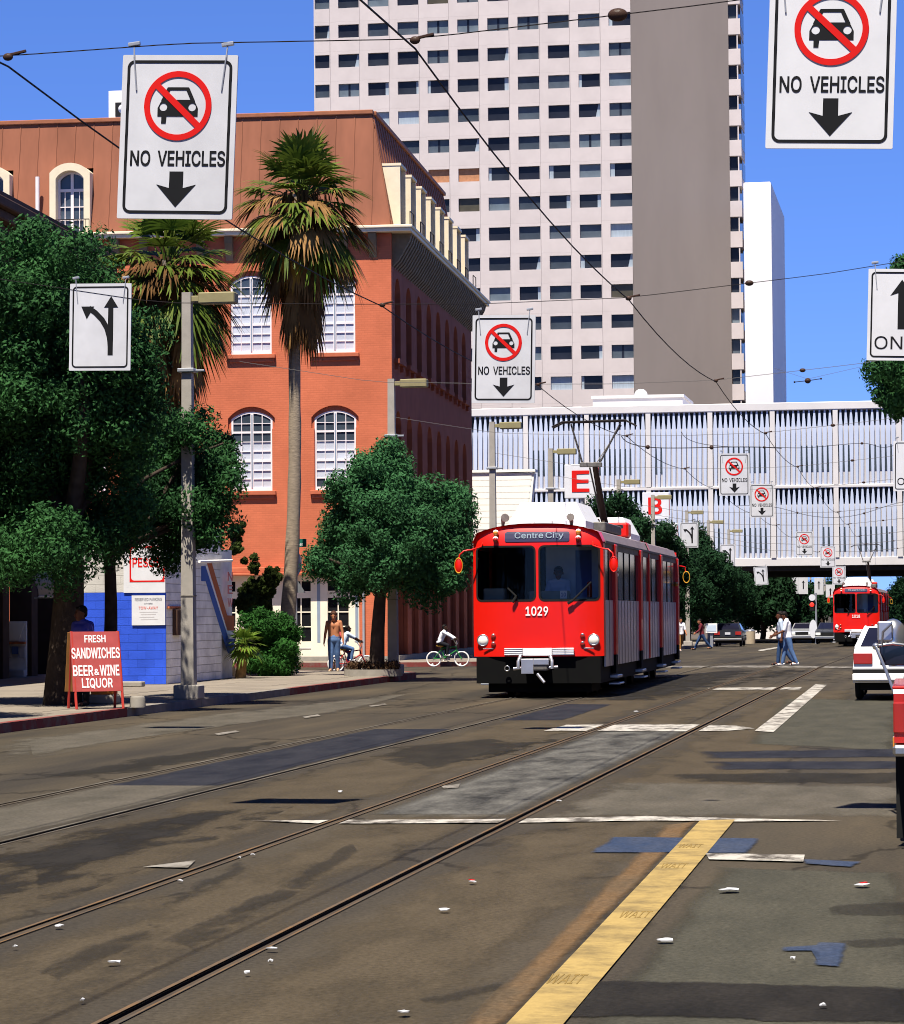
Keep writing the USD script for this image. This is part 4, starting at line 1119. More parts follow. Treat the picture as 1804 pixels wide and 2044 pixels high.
tree("street_tree", "small round evergreen street tree in a planter at the brick building's corner", (at(752, 1320, 68.6)[0], 68.6, 0.15), (at(760, 1170, 68.6)[0], 68.6, 2.3),
     [(775, 985, 85), (700, 1060, 72), (860, 1030, 80), (780, 1085, 105), (885, 1090, 60), (655, 1115, 45), (710, 1150, 48), (850, 1150, 55), (735, 935, 34), (690, 985, 38), (915, 1000, 36), (900, 1150, 34), (775, 908, 18), (772, 930, 30), (640, 1140, 26)],
     68.6, "leaf_round", 0.072, 210, 31, 0.17, (0.22, 0.44), 1.0)
tree("street_tree", "street tree just outside the left edge, shading the kerb before the sandwich board", (-16.6, 39.5, 0.1), (-16.4, 39.5, 3.0),
     [(-150, 850, 110), (-125, 1010, 100), (-260, 900, 170), (-230, 740, 150), (-330, 1000, 170), (-170, 930, 110)], 39.8, "leaf_ficus", 0.07, 160, 131, 0.2, (0.22, 0.5), 0.9, spread=1.2)
far_trees = [
    ("evergreen street tree whose crown tops show above the near tram's roof", -15.2, 122, [(1236, 1032, 34), (1203, 1045, 30), (1270, 1048, 24), (1236, 1005, 16), (1190, 1012, 12), (1165, 1050, 30)]),
    ("evergreen street tree just behind the rear end of the near tram", -15.0, 150, [(1330, 1105, 42), (1310, 1080, 28), (1345, 1150, 45), (1322, 1060, 18), (1325, 1200, 45)]),
    ("tall dark evergreen street tree under the nearer of the small curved-arrow signs", -15.0, 168, [(1385, 1095, 36), (1415, 1130, 40), (1370, 1150, 45), (1400, 1180, 55), (1385, 1215, 40), (1440, 1150, 32), (1383, 1062, 16), (1350, 1210, 30)]),
    ("dark evergreen street tree at the left foot of the bridging building", -14.8, 186, [(1450, 1160, 36), (1425, 1195, 36), (1475, 1190, 34), (1445, 1225, 34), (1480, 1165, 22)])]
for k, (lab, X, Y, bl) in enumerate(far_trees):
    g = float(zg(Y)) + 0.1
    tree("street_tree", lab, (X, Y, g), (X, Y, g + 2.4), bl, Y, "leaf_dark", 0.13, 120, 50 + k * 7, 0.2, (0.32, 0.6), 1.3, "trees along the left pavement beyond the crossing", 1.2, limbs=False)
for k, (lab, Y, bl) in enumerate([("dark tree in shade seen under the bridging building, nearest its left end", 246, [(1520, 1185, 44), (1555, 1175, 34), (1500, 1220, 40), (1545, 1215, 38)]),
                                  ("dark tree seen under the bridging building behind the crossing couple", 268, [(1582, 1185, 36), (1610, 1190, 26), (1578, 1225, 34)]),
                                  ("low dark tree under the bridge beside the red traffic signal", 300, [(1640, 1205, 24), (1622, 1225, 26), (1665, 1215, 20)]),
                                  ("distant tree at the end of the street right of the far tram", 420, [(1795, 1200, 34), (1806, 1170, 24), (1790, 1230, 22), (1830, 1200, 40)]),
                                  ("distant tree at the end of the street just left of the far tram's roof", 440, [(1660, 1180, 26), (1690, 1175, 24), (1700, 1205, 30), (1725, 1195, 18)])]):
    p = at(bl[0][0], bl[0][1], Y); g = float(zg(Y))
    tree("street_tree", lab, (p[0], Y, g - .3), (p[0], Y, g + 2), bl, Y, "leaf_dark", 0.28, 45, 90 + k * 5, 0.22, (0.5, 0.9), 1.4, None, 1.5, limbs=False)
tree("street_tree", "leafy tree leaning over the street at the right edge behind the one-way-only sign", (5.4, 61, 0.1), (4.6, 61, 4.6),
     [(1795, 765, 62), (1850, 740, 90), (1800, 810, 30), (1845, 560, 70), (1900, 650, 110), (1830, 640, 40), (1755, 735, 22), (1990, 700, 140), (1798, 525, 14)],
     60, "leaf_ficus", 0.075, 160, 77, 0.22, (0.2, 0.4), 1.1)


# ---- fan palms
def frond(hub, az, el, pet, R, droop, seed, half=80, n=17, wid=0.085, close=1.0):
    r = np.random.default_rng(seed)
    d = np.array([math.cos(el) * math.cos(az), math.cos(el) * math.sin(az), math.sin(el)])
    s = np.array([-math.sin(az), math.cos(az), 0.0]); up = np.cross(s, d) * -1
    up = np.cross(d, s)
    tip = hub + d * pet + np.array([0, 0, -droop * 0.25 * pet])
    m = MB().tube([hub, hub + d * pet * 0.5 + [0, 0, .02], tip], [0.025, 0.02, 0.014], 4, False)
    V, F = [], []; c = 0
    d2 = d + np.array([0, 0, -0.35 * droop]); d2 /= np.linalg.norm(d2); s2 = np.cross(d2, [0, 0, 1.0]); s2 = s2 / max(np.linalg.norm(s2), 1e-6) if abs(d2[2]) < .98 else s
    nn = np.cross(s2, d2)
    for a in np.linspace(-half, half, n):
        a_ = math.radians(a + r.normal(0, 3)) * close
        q = math.cos(a_) * d2 + math.sin(a_) * s2 + nn * 0.12 * abs(math.sin(a_))
        L = R * (1 - 0.25 * (abs(a) / half) ** 2) * r.uniform(0.85, 1.08)
        w = np.cross(q, nn); w /= max(np.linalg.norm(w), 1e-6)
        for t, ww in ((0.0, 0.2), (0.4, 1.0), (0.72, 0.75), (1.0, 0.08)):
            p = tip + q * L * t + np.array([0, 0, -droop * L * (0.15 * t + 0.75 * max(0, t - 0.35) ** 1.6)])
            V += [p - w * wid * 0.5 * ww, p + w * wid * 0.5 * ww]
        for k in range(3):
            F.append((c + 2 * k, c + 2 * k + 1, c + 2 * k + 3, c + 2 * k + 2))
        c += 8
    return m.add(V, F)


def fan_palm(label, base, top, tr, n_live, n_dead, seed, R=1.0, pet=0.9, skirt=2.6):
    r = np.random.default_rng(seed)
    root = thing("fan_palm", label, "palm tree")
    base, top = np.asarray(base, float), np.asarray(top, float)
    k = 26; t = np.linspace(0, 1, k)[:, None]
    ctr = base + (top - base) * t + np.array([0.12, 0, 0]) * np.sin(t * 5)
    rad = tr * (1.25 - 0.45 * t[:, 0] + 0.25 * np.exp(-t[:, 0] * 9)) * (1 + 0.05 * np.sin(np.arange(k) * 2.1))
    part("trunk", MB().tube(ctr, rad, 14), "palm_trunk", root, True)
    for i in range(n_live):
        f = (i + 0.5) / n_live
        el = rad_(84 - 118 * f + r.normal(0, 11)); az = i * 2.39996 + r.normal(0, 0.2)
        hub = top + np.array([0, 0, 0.25 - 1.1 * f]) + np.array([math.cos(az), math.sin(az), 0]) * tr * 0.7
        part("frond", frond(hub, az, el, pet * r.uniform(0.8, 1.15), R * r.uniform(0.85, 1.15), 0.35 + 0.7 * f + 0.2 * r.random(), seed + i), "palm_bright" if r.random() < 0.16 else "palm_green", root)
    for i in range(n_dead):
        f = (i + 0.5) / n_dead
        el = rad_(28 - 114 * min(1, f * 1.9) + r.normal(0, 10)); el = max(el, rad_(-84)); az = i * 2.39996 + 1.0 + r.normal(0, 0.25)
        hub = top + np.array([0, 0, -0.15 - skirt * 0.62 * f]) + np.array([math.cos(az), math.sin(az), 0]) * tr * 1.0
        part("dead_frond", frond(hub, az, el, pet * r.uniform(0.7, 1.12) * (1 - 0.3 * f), R * r.uniform(0.75, 1.1), 1.0 + 0.5 * r.random(), seed + 500 + i, 70, 12, 0.085, 0.55 - 0.2 * f),
             ("palm_dead", "palm_dead_dark", "palm_dead")[r.integers(3)], root)
    # the thatch of old leaf blades hanging close to the trunk
    th = MB()
    for i in range(900):
        az = r.uniform(0, 6.283); z0 = r.uniform(-skirt * 0.8, 0.1); rr = tr * 1.1 + 0.62 * (1 - abs(z0) / skirt) * r.uniform(0.5, 1.1)
        L = r.uniform(0.5, 1.1); p = top + np.array([math.cos(az) * rr, math.sin(az) * rr, z0]); o = np.array([math.cos(az), math.sin(az), 0]) * r.uniform(0.0, 0.12)
        w = np.array([-math.sin(az), math.cos(az), 0]) * r.uniform(0.02, 0.05)
        th.add([p - w, p + w, p + o + w * 0.7 - [0, 0, L * 0.6], p + o - w * 0.7 - [0, 0, L * 0.6], p + o * 0.6 - [0, 0, L]], [(0, 1, 2), (0, 2, 3), (3, 2, 4)])
    part("thatch", th, "palm_dead_dark", root, kind="stuff")
    return root, top


rad_ = math.radians
b1, t1 = gnd(563, 1313), at(601, 388, 72)
p1_, top1 = fan_palm("tall fan palm with a shaggy brown skirt in front of the brick building", (at(565, 1300, 72)[0], 72, 0.1), t1, 0.165, 62, 120, 100, 1.08, 0.92, 3.0)
gold = top1 + np.array([-0.12, -0.5, -0.95])
part("seed_head", frond(gold, -math.pi / 2 - 0.15, rad_(-72), 0.25, 1.0, 1.0, 7, 60, 22, 0.09, 0.42), "palm_dead_gold", p1_)
fan_palm("shorter fan palm with drooping dead fronds, left behind the lamp post and arrow sign", (at(338, 1300, 68)[0], 68, 0.1), at(335, 520, 68), 0.17, 68, 110, 200, 1.1, 0.95, 4.6)
sp = thing("small_palm", "small bright fan palm with a stubby orange trunk at the end of the block wall", "palm tree")
b = at(479, 1350, 66.6)
part("trunk", MB().tube([(b[0], 66.6, 0.1), (b[0] + .05, 66.6, 0.5), (b[0] + 0.12, 66.6, 0.98)], [0.14, 0.12, 0.10], 12), "palm_trunk_orange", sp, True)
for i in range(16):
    part("frond", frond(np.array([b[0] + .13, 66.55, 1.0]), i * 2.4, rad_(75 - 8 * i), 0.22, 0.42, 0.5, 300 + i, 80, 11, 0.06), "palm_bright", sp)


def shrub(name, label, blobs, Y, leaf, size, seed, cat="shrub", cr=(0.14, 0.28), per=70, dens=1.3):
    root = thing(name, label, cat)
    u, v, rp = blobs[0]; p = at(u, v, Y)
    part("stem", limb((p[0], Y, 0.05), p, 0.06, 0.03, seed), "bark", root, True)
    part("foliage", leaves(clump_blobs(blobs, Y, seed, cr, dens, 0.4), per, size, seed), leaf, root)


shrub("bush", "dense dark green bush between the block wall and the tall palm's trunk", [(522, 1250, 40), (557, 1262, 38), (545, 1305, 36), (505, 1300, 38), (570, 1300, 26), (530, 1330, 26), (565, 1325, 24)], 69.5, "leaf_bush", 0.06, 400, per=180)
shrub("conifer", "dark bushy juniper with a spire before the brick wall, left of the tall palm", [(508, 1185, 34), (530, 1170, 26), (545, 1150, 20), (507, 1135, 11), (507, 1112, 6), (515, 1215, 30), (490, 1205, 22)], 73.5, "leaf_conifer", 0.06, 420, cr=(0.05, 0.10), per=60, dens=0.8)
shrub("conifer", "thin upright juniper sprigs above the top of the block wall", [(470, 1075, 12), (478, 1060, 9), (466, 1052, 8), (484, 1048, 5), (471, 1095, 12), (488, 1120, 6)], 69.0, "leaf_conifer", 0.06, 440, cr=(0.04, 0.07), per=50, dens=0.8)
pl = thing("tree_planter", "raised pale concrete planter with brown ground cover around the round tree", "planter", pose((at(745, 1330, 68.6)[0], 68.6, 0.146)))
th = np.linspace(0, 2 * np.pi, 33)[:-1]
ring = Polygon([(0.75 * math.cos(t), 0.55 * math.sin(t)) for t in th]); 
part("rim", MB().poly(ring.difference(ring.buffer(-0.12)), 0.17, (0, 0, 0), (1, 0, 0), (0, 1, 0)), "concrete", pl)
part("soil", MB().poly(ring.buffer(-0.125), 0.1, (0, 0, 0), (1, 0, 0), (0, 1, 0)), "earth", pl)
r = np.random.default_rng(2)
part("ground_cover", leaves([(np.array([r.uniform(-.62, .62), r.uniform(-.3, .3), 0.2 + r.uniform(0, .12)]), 0.13) for _ in range(60)], 40, 0.05, 5), "leaf_brown", pl, kind="stuff")
# ---------------------------------------------------------------- signs, poles, wires
def rrect(x0, z0, x1, z1, r):
    return sbox(x0 + r, z0 + r, x1 - r, z1 - r).buffer(r, 8)


def sign_blank(root, w, h, m="sign_white"):
    part("panel", MB().poly(rrect(-w / 2, -h, w / 2, 0, 0.012), 0.02, (0, 0.02, 0)), m, root)
    o = rrect(-w / 2 + .045, -h + .045, w / 2 - .045, -.045, .065)
    part("border", MB().poly(o.difference(o.buffer(-0.024)), 0.003, (0, -0.0005, 0)), "sign_black", root)
    for s in (-0.37, 0.37):
        part("hanger", MB().tube([(s * w, -0.006, -0.30), (s * w * 1.08, -0.008, -0.02), (s * w * 1.1, 0.005, 0.09)], 0.007, 6).tube([(s * w * 1.1 - .05, 0.005, 0.085), (s * w * 1.1 + .05, 0.005, 0.10)], 0.02, 6), "galvanised", root)


def no_vehicles(name, label, T, group, m="sign_white"):
    root = thing(name, label, "road sign", T, group)
    W, H = 1.0, 1.385
    sign_blank(root, W, H, m)
    c = (-0.005, -0.43)
    X = lambda pts: Polygon([(c[0] + a, c[1] + b) for a, b in pts])
    body = X([(-.175, -.09), (-.175, -.02), (-.15, .03), (-.10, .045), (.10, .045), (.15, .03), (.175, -.02), (.175, -.09)])
    body = body.difference(Point(c[0] - .125, c[1] - .012).buffer(.033)).difference(Point(c[0] + .125, c[1] - .012).buffer(.033))
    cabin = X([(-.135, .04), (-.085, .145), (.085, .145), (.135, .04)]).buffer(0.012)
    body = body.union(cabin.difference(X([(-.108, .05), (-.070, .132), (.070, .132), (.108, .05)]))).union(X([(-.14, -.15), (-.14, -.085), (-.095, -.085), (-.10, -.15)])).union(X([(.10, -.12), (.10, -.085), (.14, -.085), (.14, -.12)]))
    part("car_symbol", MB().poly(body, 0.003, (0, -0.0005, 0)), "sign_black", root)
    ring = Point(c).buffer(.293, 24).difference(Point(c).buffer(.243, 24))
    bar = affinity.rotate(sbox(c[0] - .26, c[1] - .027, c[0] + .26, c[1] + .027), -43, origin=c)
    part("prohibition_ring", MB().poly(ring.union(bar), 0.003, (0, -0.0042, 0)), "sign_red", root)
    part("lettering", MB().text("NO", 0.122, (-0.315, -0.0005, -0.935), 0.175, 0.003, True), "sign_black", root)
    part("lettering", MB().text("VEHICLES", 0.122, (0.130, -0.0005, -0.935), 0.585, 0.003, True), "sign_black", root)
    arr = Polygon([(-.055, -.985), (.065, -.985), (.065, -1.125), (.175, -1.095), (.005, -1.285), (-.165, -1.095), (-.055, -1.125)])
    part("arrow", MB().poly(arr, 0.003, (0, -0.0005, 0)), "sign_black", root)
    return root


def curve_sign(name, label, T, group):
    root = thing(name, label, "road sign", T, group)
    sign_blank(root, 1.0, 1.37)
    st = LineString([(.17, -1.13), (.17, -.36)]).buffer(.042, cap_style=2).union(Polygon([(.06, -.38), (.29, -.38), (.175, -.20)]))
    cv = LineString([(.17, -1.0), (.155, -.85), (.11, -.70), (.03, -.57), (-.08, -.46), (-.19, -.385)]).buffer(.042, cap_style=2).union(Polygon([(-.31, -.36), (-.10, -.36), (-.22, -.56)]))
    part("arrows", MB().poly(st.union(cv), 0.003, (0, -0.0005, 0)), "sign_black", root)
    return root


def only_sign(name, label, T, group):
    root = thing(name, label, "road sign", T, group)
    sign_blank(root, 1.0, 1.37, "sign_white_clean")
    part("arrow", MB().poly(Polygon([(-.055, -.90), (.055, -.90), (.055, -.36), (.17, -.40), (0, -.16), (-.17, -.40), (-.055, -.36)]), 0.003, (0, -0.0005, 0)), "sign_black", root)
    part("lettering", MB().text("ONLY", 0.19, (0.01, -0.0005, -1.20), 0.80, 0.003), "sign_black", root)
    return root


def hang(u, v_top, Y, tilt=0.0, sw=0.0, sc=1.0):
    p = at(u, v_top, Y)
    return pose((p[0], Y, p[2]), rad(sw), rad(tilt), sc=sc)


NVG = "no-vehicles signs hung over the tracks"
nv0 = no_vehicles("hanging_sign", "large no vehicles sign at the upper left before the mansard roof", hang(360, 110, 22.3, 2.5), None)
s_tr = no_vehicles("hanging_sign", "brighter no vehicles sign cut off by the picture's upper right corner", hang(1664, -50, 21.9, 2.4), None, "sign_white_clean")
nv1 = dup(nv0, "no vehicles sign hung between the brick building and the tower", hang(1006, 629, 38.4, 1.2, 0, .90))
for u, v, w, lab in ((1465, 905, 60, "no vehicles sign before the louvred facade, second nearest over the far tracks"), (1520, 966, 47.5, "no vehicles sign just below and right of a larger one on the louvred facade"),
                     (1605, 1061, 34, "small no vehicles sign against the lower louvres, left of its twin"), (1652, 1090, 30, "small no vehicles sign overlapping the bridge's lower edge"), (1674, 1130, 26, "smallest no vehicles sign, hung under the bridge left of the far tram")):
    dup(nv0, lab, hang(u, v, min(5418 / w, 186), 0.3, 0, min(1.0, 186 * w / 5418)))
cs0 = curve_sign("lane_sign", "straight-or-bear-left arrow sign hung before the dark tree at left", hang(201, 566, 38.4, 1.0, 0, .925), None)
for u, v, w, ti, lab in ((1375, 1043, 36, 0.5, "arrow sign just right of the near tram's tail, nearest of the three distant ones"), (1452, 1087, 30, 0.5, "arrow sign overlapping the louvred facade's lower left corner, middle of three"), (1517, 1131, 26.5, -4.0, "tilted arrow sign hung under the bridge before the dark trees")):
    dup(cs0, lab, hang(u, v, min(5418 / w, 187), ti, 0, min(1.0, 187 * w / 5418)))
os0 = only_sign("one_way_sign", "straight-ahead ONLY sign cut by the right edge before the leaning tree", hang(1801, 537, 38.4, 2.0, 0, .925), None)
dup(os0, "smaller straight-ahead sign cut by the right edge on the louvred facade", hang(1820, 880, 5418 / 66, 1.0, 0, 1 / .925))
for k, (u, v) in enumerate(((1585, 1151), (1603, 1152), (1634, 1153), (1657, 1167))):
    r0 = thing("far_lane_sign", ("pair member sign under the bridge with an upright arrow, left one", "pair member sign under the bridge with an upright arrow, right one", "small pale sign on a pole under the bridge", "lowest small pale sign under the bridge left of the far tram")[k], "road sign", hang(u, v, 262))
    part("panel", MB().box(-.43, .43, 0, 0.03, -1.6 if k < 3 else -1.2, 0, .005), "sign_white", r0)
    part("arrow", MB().poly(Polygon([(-.05, -1.1), (.05, -1.1), (.05, -.5), (.14, -.55), (0, -.3), (-.14, -.55), (-.05, -.5)]), 0.01, (0, -0.001, 0)), "sign_black", r0)


# ---- lamp posts along the left kerb
def lamp_post(label, Y, base=True):
    X = at(377, 1398, 50.2)[0]; g = float(zg(Y)) + 0.148
    root = thing("lamp_post", label, "lamp post", pose((X, Y, g)), None)
    H = 7.66
    m = MB()
    a, b = 0.125, 0.085
    m.add([(-a, -a, 0.27), (a, -a, 0.27), (a, a, 0.27), (-a, a, 0.27), (-b, -b, H), (b, -b, H), (b, b, H), (-b, b, H)], [(0, 1, 5, 4), (1, 2, 6, 5), (2, 3, 7, 6), (3, 0, 4, 7), (4, 5, 6, 7)])
    part("shaft", m, "pole_concrete", root)
    part("footing", MB().box(-.24, .24, -.24, .24, 0, 0.268, 0.02), "pole_concrete", root)
    l = part("lamp_arm", MB().box(b + .002, 0.52, -.05, .05, H - .18, H - .07, 0.01), "lamp_olive", root)
    part("lamp_head", MB().box(0.25, 0.95, -.16, .16, H - .23, H - .02, 0.02), "lamp_olive", l)
    part("collar", MB().box(-.16, .16, -.16, .16, 6.15, 6.22, 0.01).tube([(-.2, 0, 6.18), (.32, 0, 6.18)], 0.025, 6), "galvanised", root)
    part("joint_band", MB().box(-.128, .128, -.128, .128, 1.93, 1.95), "kerb_grey", root)
    return root


lp = lamp_post("tall square concrete lamp post rising out of the tree behind the arrow sign", 50.2)
for Y, lab in ((70, "concrete lamp post at the brick corner rising behind the round tree"), (86.5, "concrete lamp post in front of the white clapboard wall"), (100, "concrete lamp post left of the E sign"), (122, "concrete lamp post right of the pantograph"), (137, "concrete lamp post crossing the B sign"),
               (156, "concrete lamp post behind the nearest small arrow sign"), (171, "concrete lamp post before the louvred facade, above the dark trees"), (188, "last concrete lamp post before the bridging building"), (252, "concrete lamp post just beyond the bridge behind the crossing couple"), (280, "concrete lamp post under the far end of the bridge"), (312, "concrete lamp post in the distance beside the red signal"), (352, "farthest concrete lamp post, nearest the far tram")):
    dup(lp, lab, pose((at(377, 1398, 50.2)[0], Y, float(zg(Y)) + 0.148)))

# ---- overhead line: span wires across the street and contact wires along the tracks
TRX = [(-8.43 - 7.0) / 2, (-4.92 - 3.46) / 2]
SPANS = [(22.3, 6.40), (38.4, 6.10), (54, 6.22), (70, 6.2), (86.5, 6.2), (100, 6.2), (122, 6.2), (137, 6.2), (156, 6.2), (171, 6.2), (188, 6.2)]
SW_LAB = ["uppermost span wire carrying the large no vehicles sign", "span wire crossing the brick building and grey tower wall with dark insulators", "thin span wire sloping across the brick building below its upper sills", "span wire ending at the lamp post behind the round tree", "span wire ending at the lamp post by the white clapboard wall",
          "thin span wire on the lamp post left of the E sign", "thin span wire above the pantograph of the near tram", "thin span wire on the lamp post that crosses the B sign", "thin span wire above the smaller of two no vehicles signs on the louvres", "thin span wire between the far lamp posts before the louvres", "lowest thin span wire, next to the bridging building"]
for k, (Y, zt) in enumerate(SPANS):
    g = float(zg(Y))
    xs = np.array([-13.8, -11, TRX[0], -6.2, TRX[1], -1.5, 2, 5.2]); zs = zt + g + np.array([0.62, 0.14, 0.03, 0.0, 0.03, 0.28, 0.75, 1.2])
    if k == 0:
        zs[2:5] += [0.06, 0.13, 0.05]
    tt = np.linspace(0, 1, 40); s = np.linspace(0, 1, 8)
    pts = np.column_stack([xs, np.full(8, Y), zs])
    fine = np.column_stack([np.interp(tt, s, pts[:, i]) for i in range(3)])
    wt = thing("span_wire", SW_LAB[k], "wire")
    part("wire", MB().tube(fine, max(0.0052, 0.00007 * Y), 5), "wire_black" if k in (0, 1) else "wire_grey", wt)
    for x in (TRX[0], TRX[1], -2.5):
        z = np.interp(x, xs, zs)
        if x > -3:
            part("insulator", MB().ball((x, Y, z), 0.04 if k else 0.055, 2, (1.5, 1, 1)), "insulator", wt)
        else:
            part("contact_clamp", MB().ball((x, Y, z - .01), 0.028, 2, (1.6, 1, 1.2)).tube([(x - .02, Y, z), (x + 0.16, Y, z + .035)], 0.014, 6), "insulator", wt)
for k, x in enumerate(TRX):
    pts = []
    ys = [(-6, 6.4)] + SPANS + [(240, 5.2), (300, 5.0), (380, 4.8)]
    for (a, za), (b, zb) in zip(ys[:-1], ys[1:]):
        for t in np.linspace(0, 1, 9)[:-1]:
            y = a + (b - a) * t; sag = min(0.16 * (b - a) / 16, .3) * 4 * t * (1 - t)
            pts.append((x, y, za + (zb - za) * t + (float(zg(y)) if y < 189 else 0) - sag))
    wt = thing("contact_wire", ("contact wire over the left track passing the brick building's front", "long diagonal contact wire over the right track crossing the tower's facade")[k], "wire")
    part("wire", MB().tube(pts, 0.009, 5), "wire_black", wt)
# feeder cables looping from pole to pole on the right before the louvred facade
for k, (Y, pts_) in enumerate(((100, [(1360, 862), (1430, 890), (1540, 893), (1620, 893), (1720, 885), (1760, 893), (1850, 865)]), (118, [(1470, 1010), (1560, 1015), (1620, 1030), (1700, 1030), (1770, 1010), (1850, 1000)]), (62, [(1240, 870), (1300, 893), (1420, 893), (1560, 895)]))):
    P = np.array([at(u, v, Y) for u, v in pts_]); t = np.linspace(0, 1, len(P)); tt = np.linspace(0, 1, 40)
    from scipy.interpolate import CubicSpline
    Q = CubicSpline(t, P)(tt)
    wt = thing("feeder_cable", ("sagging feeder cable across the upper louvres at the right", "sagging feeder cable across the lower louvres at the right", "feeder cable left of the no vehicles signs on the louvred facade")[k], "cable")
    part("cable", MB().tube(Q, 0.010, 5), "wire_black", wt)
    part("insulator", MB().ball(Q[12], 0.05, 1).ball(Q[26], 0.05, 1), "insulator", wt)
fb = thing("line_fitting", "dark overhead line fitting against the open sky right of the white slab building", "fitting", pose(at(1612, 760, 80)))
part("body", MB().ball((0, 0, 0), 0.09, 2, (1, 1, .9)), "insulator", fb)
part("spacer", MB().tube([(-.38, 0, -.03), (0, 0, 0), (.38, 0, .05)], 0.012, 5).ball((-.38, 0, -.03), .03, 1).ball((.38, 0, .05), .03, 1), "wire_black", fb)
part("span_wire", MB().tube([at(1545, 735, 80) - at(1612, 760, 80), (0, 0, .05), at(1860, 700, 80) - at(1612, 760, 80)], 0.006, 4), "wire_grey", fb)

# ---- street-name post with the backs of two signs
sx = at(592, 1335, 73)[0]
spst = thing("street_name_post", "grey post with green street name plate and two sign backs by the palm", "sign post", pose((sx, 73, 0.146)))
zz = lambda v: at(592, v, 73)[2] - 0.146
part("post", MB().tube([(0, 0, 0), (-.01, 0, zz(1200)), (-.03, 0, zz(1066))], 0.033, 8), "galvanised", spst)
part("name_plate", MB().box(-0.16, 0.30, -0.055, -0.035, zz(1092), zz(1076)), "sign_green", spst)
part("name_lettering", MB().text("Kettner", 0.10, (0.04, -0.056, zz(1090)), 0.34, 0.003), "letter_white", spst)
part("cross_plate", MB().box(-0.012, 0.012, -0.30, 0.32, zz(1090), zz(1074)), "sign_green", spst)
oct_ = Polygon([(0.33 * math.cos(a), 0.38 * math.sin(a)) for a in np.arange(8) * math.pi / 4 + math.pi / 8])
part("octagon_back", MB().poly(oct_, 0.006, (-0.06, 0.06, zz(1124)), (0.45, 0.9, 0), (0, 0, 1)), "sign_bare", spst)
part("triangle_back", MB().poly(Polygon([(-.26, -.18), (.26, -.18), (0, .22)]), 0.006, (-0.02, 0.06, zz(1170)), (0.95, 0.3, 0), (0, 0, 1)), "sign_bare", spst)
part("bolt", MB().box(-.05, .05, -.05, .05, zz(1138), zz(1136)), "galvanised", spst)
# ---------------------------------------------------------------- trams and road vehicles
def bowed(poly, f, depth, o_y, strips=16, x0=-1.33, x1=1.33):
    """a panel cut from poly (x, z) and bowed back towards its edges by f(x, z)"""
    mb = MB()
    poly = poly.segmentize(0.12)
    zs = [poly.bounds[1] - 0.01, 3.0, 3.12, 3.22, 3.32, 3.42, 3.5, poly.bounds[3] + 0.01]
    xs = np.linspace(x0 - .01, x1 + .01, strips + 1)
    for a, b in zip(xs[:-1], xs[1:]):
        for c, d in zip(zs[:-1], zs[1:]):
            if d <= c:
                continue
            q = poly.intersection(sbox(a, c, b, d))
            for g in getattr(q, "geoms", [q]):
                if g.geom_type == "Polygon" and g.area > 1e-5:
                    v, t = trimesh.creation.triangulate_polygon(g, engine="earcut"); t = np.asarray(t)
                    e1, e2 = v[t[:, 1]] - v[t[:, 0]], v[t[:, 2]] - v[t[:, 0]]
                    neg = e1[:, 0] * e2[:, 1] - e1[:, 1] * e2[:, 0] < 0
                    t[neg] = t[neg][:, ::-1]
                    mb.add(np.column_stack([v[:, 0], o_y + f(v[:, 0], v[:, 1]), v[:, 1]]), t)
                    if depth:
                        mb.add(np.column_stack([v[:, 0], o_y + depth + f(v[:, 0], v[:, 1]), v[:, 1]]), t[:, ::-1])
    m = trimesh.Trimesh(*mb.data(), process=False); m.merge_vertices(digits_vertex=4)
    return MB().tm(m)


def front_f(x, z):
    return 0.16 * (np.abs(x) / 1.325) ** 4 + 0.55 * np.clip(z - 3.08, 0, 1) ** 1.6


